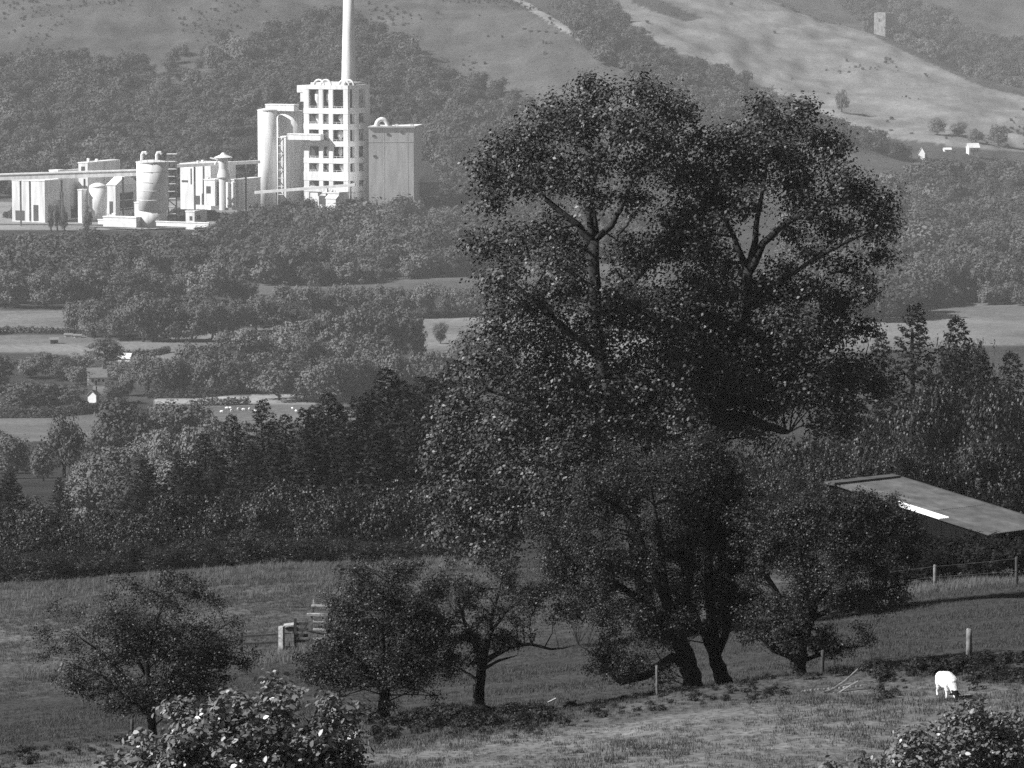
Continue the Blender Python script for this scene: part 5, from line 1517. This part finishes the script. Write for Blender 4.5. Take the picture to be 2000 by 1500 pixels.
# ------------------------------------------------------------------ grass and weeds (masses)
def tuft(name, nb_, h, spread, bend, width, mat, seed):
    r_ = random.Random(seed); V_ = []
    for _ in range(nb_):
        a = r_.uniform(0, 6.28); q_ = r_.random() ** .5 * spread
        x, y = q_ * math.cos(a), q_ * math.sin(a)
        hh = h * r_.uniform(.5, 1.2); da = r_.uniform(0, 6.28); bn = bend * hh * r_.uniform(.2, 1)
        dx, dy = math.cos(da), math.sin(da); wx, wy = -dy * width, dx * width
        m_ = (x + dx * bn * .3, y + dy * bn * .3, hh * .6); t_ = (x + dx * bn, y + dy * bn, hh)
        V_ += [(x - wx, y - wy, 0), (x + wx, y + wy, 0), (m_[0] + wx * .7, m_[1] + wy * .7, m_[2]), (m_[0] - wx * .7, m_[1] - wy * .7, m_[2])]
        V_ += [(m_[0] - wx * .7, m_[1] - wy * .7, m_[2]), (m_[0] + wx * .7, m_[1] + wy * .7, m_[2]), t_, t_]
    return fast_mesh(name, np.array(V_), 4, mat)


grass_col = proto_collection('grass_tuft', [tuft('grass_tuft', 16, .11, .16, .9, .007, 'grass', i) for i in range(4)])
n_ = 95000
dd = np.sqrt(rng.uniform(82 ** 2, 270 ** 2, n_))
uu = rng.uniform(-100, 2100, n_)
gx = (uu - 1000) / F * dd
g_z = ground(gx, dd)
hf = .75 + .45 * np.clip(fbm(gx / 3, dd / 5, 31, 2), -1, 1) + .5 * np.clip((dd - 200) / 60, 0, 1)
hf = hf * rng.uniform(.7, 1.3, n_)
rot = np.stack([rng.uniform(-.15, .15, n_), rng.uniform(-.15, .15, n_), rng.uniform(0, 6.28, n_)], 1)
scatter('field_grass', np.stack([gx, dd, g_z], 1), rot, np.stack([hf * 1.1, hf * 1.1, np.maximum(hf, .25)], 1), grass_col, 'short grazed grass of the near pasture', 'grass')
# long dry grass on the crests and around posts
dry_col = proto_collection('dry_tuft', [tuft('dry_tuft', 22, .42, .2, .6, .008, 'dry_grass', 50 + i) for i in range(3)])
A = []
for uu, d, sp_, n_ in ((1850, 193, 110, 260), (120, 198, 90, 120), (500, 189, 110, 160), (560, 186, 60, 90), (430, 255, 560, 1100), (430, 240, 560, 700), (1950, 195, 90, 120)):
    for _ in range(n_):
        A.append((uu + random.uniform(-sp_, sp_), d + random.uniform(-1, 1) * (9 if d > 230 else 2.5)))
A = np.array(A); gx = (A[:, 0] - 1000) / F * A[:, 1]
h_ = rng.uniform(.5, 1.3, len(A))
scatter('long_grass', np.stack([gx, A[:, 1], ground(gx, A[:, 1])], 1), np.stack([np.zeros(len(A))] * 2 + [rng.uniform(0, 6.28, len(A))], 1), np.stack([h_, h_, h_], 1), dry_col, 'long rank grass along the far fence and field crest', 'grass')
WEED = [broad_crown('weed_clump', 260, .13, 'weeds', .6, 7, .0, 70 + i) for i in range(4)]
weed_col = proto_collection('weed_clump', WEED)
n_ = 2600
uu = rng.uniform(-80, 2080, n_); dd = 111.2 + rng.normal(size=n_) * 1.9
thick = ((uu > 720) & (uu < 1080)) | (uu > 1630)  # left stretch thickened to stand in for the hawthorn shadow; right is scrub
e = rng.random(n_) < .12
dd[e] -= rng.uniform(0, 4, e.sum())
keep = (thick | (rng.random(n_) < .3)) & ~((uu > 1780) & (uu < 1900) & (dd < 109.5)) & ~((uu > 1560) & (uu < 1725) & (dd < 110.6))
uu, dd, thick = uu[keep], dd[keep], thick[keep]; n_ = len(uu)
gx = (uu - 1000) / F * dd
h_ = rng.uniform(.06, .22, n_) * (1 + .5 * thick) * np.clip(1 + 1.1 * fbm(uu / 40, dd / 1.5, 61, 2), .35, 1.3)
scatter('bank_undergrowth', np.stack([gx, dd, ground(gx, dd) - .04], 1), np.stack([np.zeros(n_)] * 2 + [rng.uniform(0, 6.28, n_)], 1), np.stack([h_ * 1.2, h_ * 1.2, h_], 1), weed_col, 'nettles and weeds along the bank, darkened to deepen the hawthorn shade', 'undergrowth')

# ------------------------------------------------------------------ haze over the valley
hb = MB(); hb.box(-2600, 2600, -60, 4900, -152, 75)
hm = bpy.data.materials.new('haze')
hm.use_nodes = True
hm.node_tree.nodes.clear()
ho = hm.node_tree.nodes.new('ShaderNodeOutputMaterial')
pvn = hm.node_tree.nodes.new('ShaderNodeVolumePrincipled')
pvn.inputs['Color'].default_value = (.95, .95, .95, 1)
pvn.inputs['Density'].default_value = 8.0e-5
pvn.inputs['Anisotropy'].default_value = 0.0
hm.node_tree.links.new(pvn.outputs[0], ho.inputs['Volume'])
M['haze'] = hm
hz = hb.build('haze', 'haze')
tag(hz, 'thin summer haze filling the whole valley', 'haze', kind='stuff')
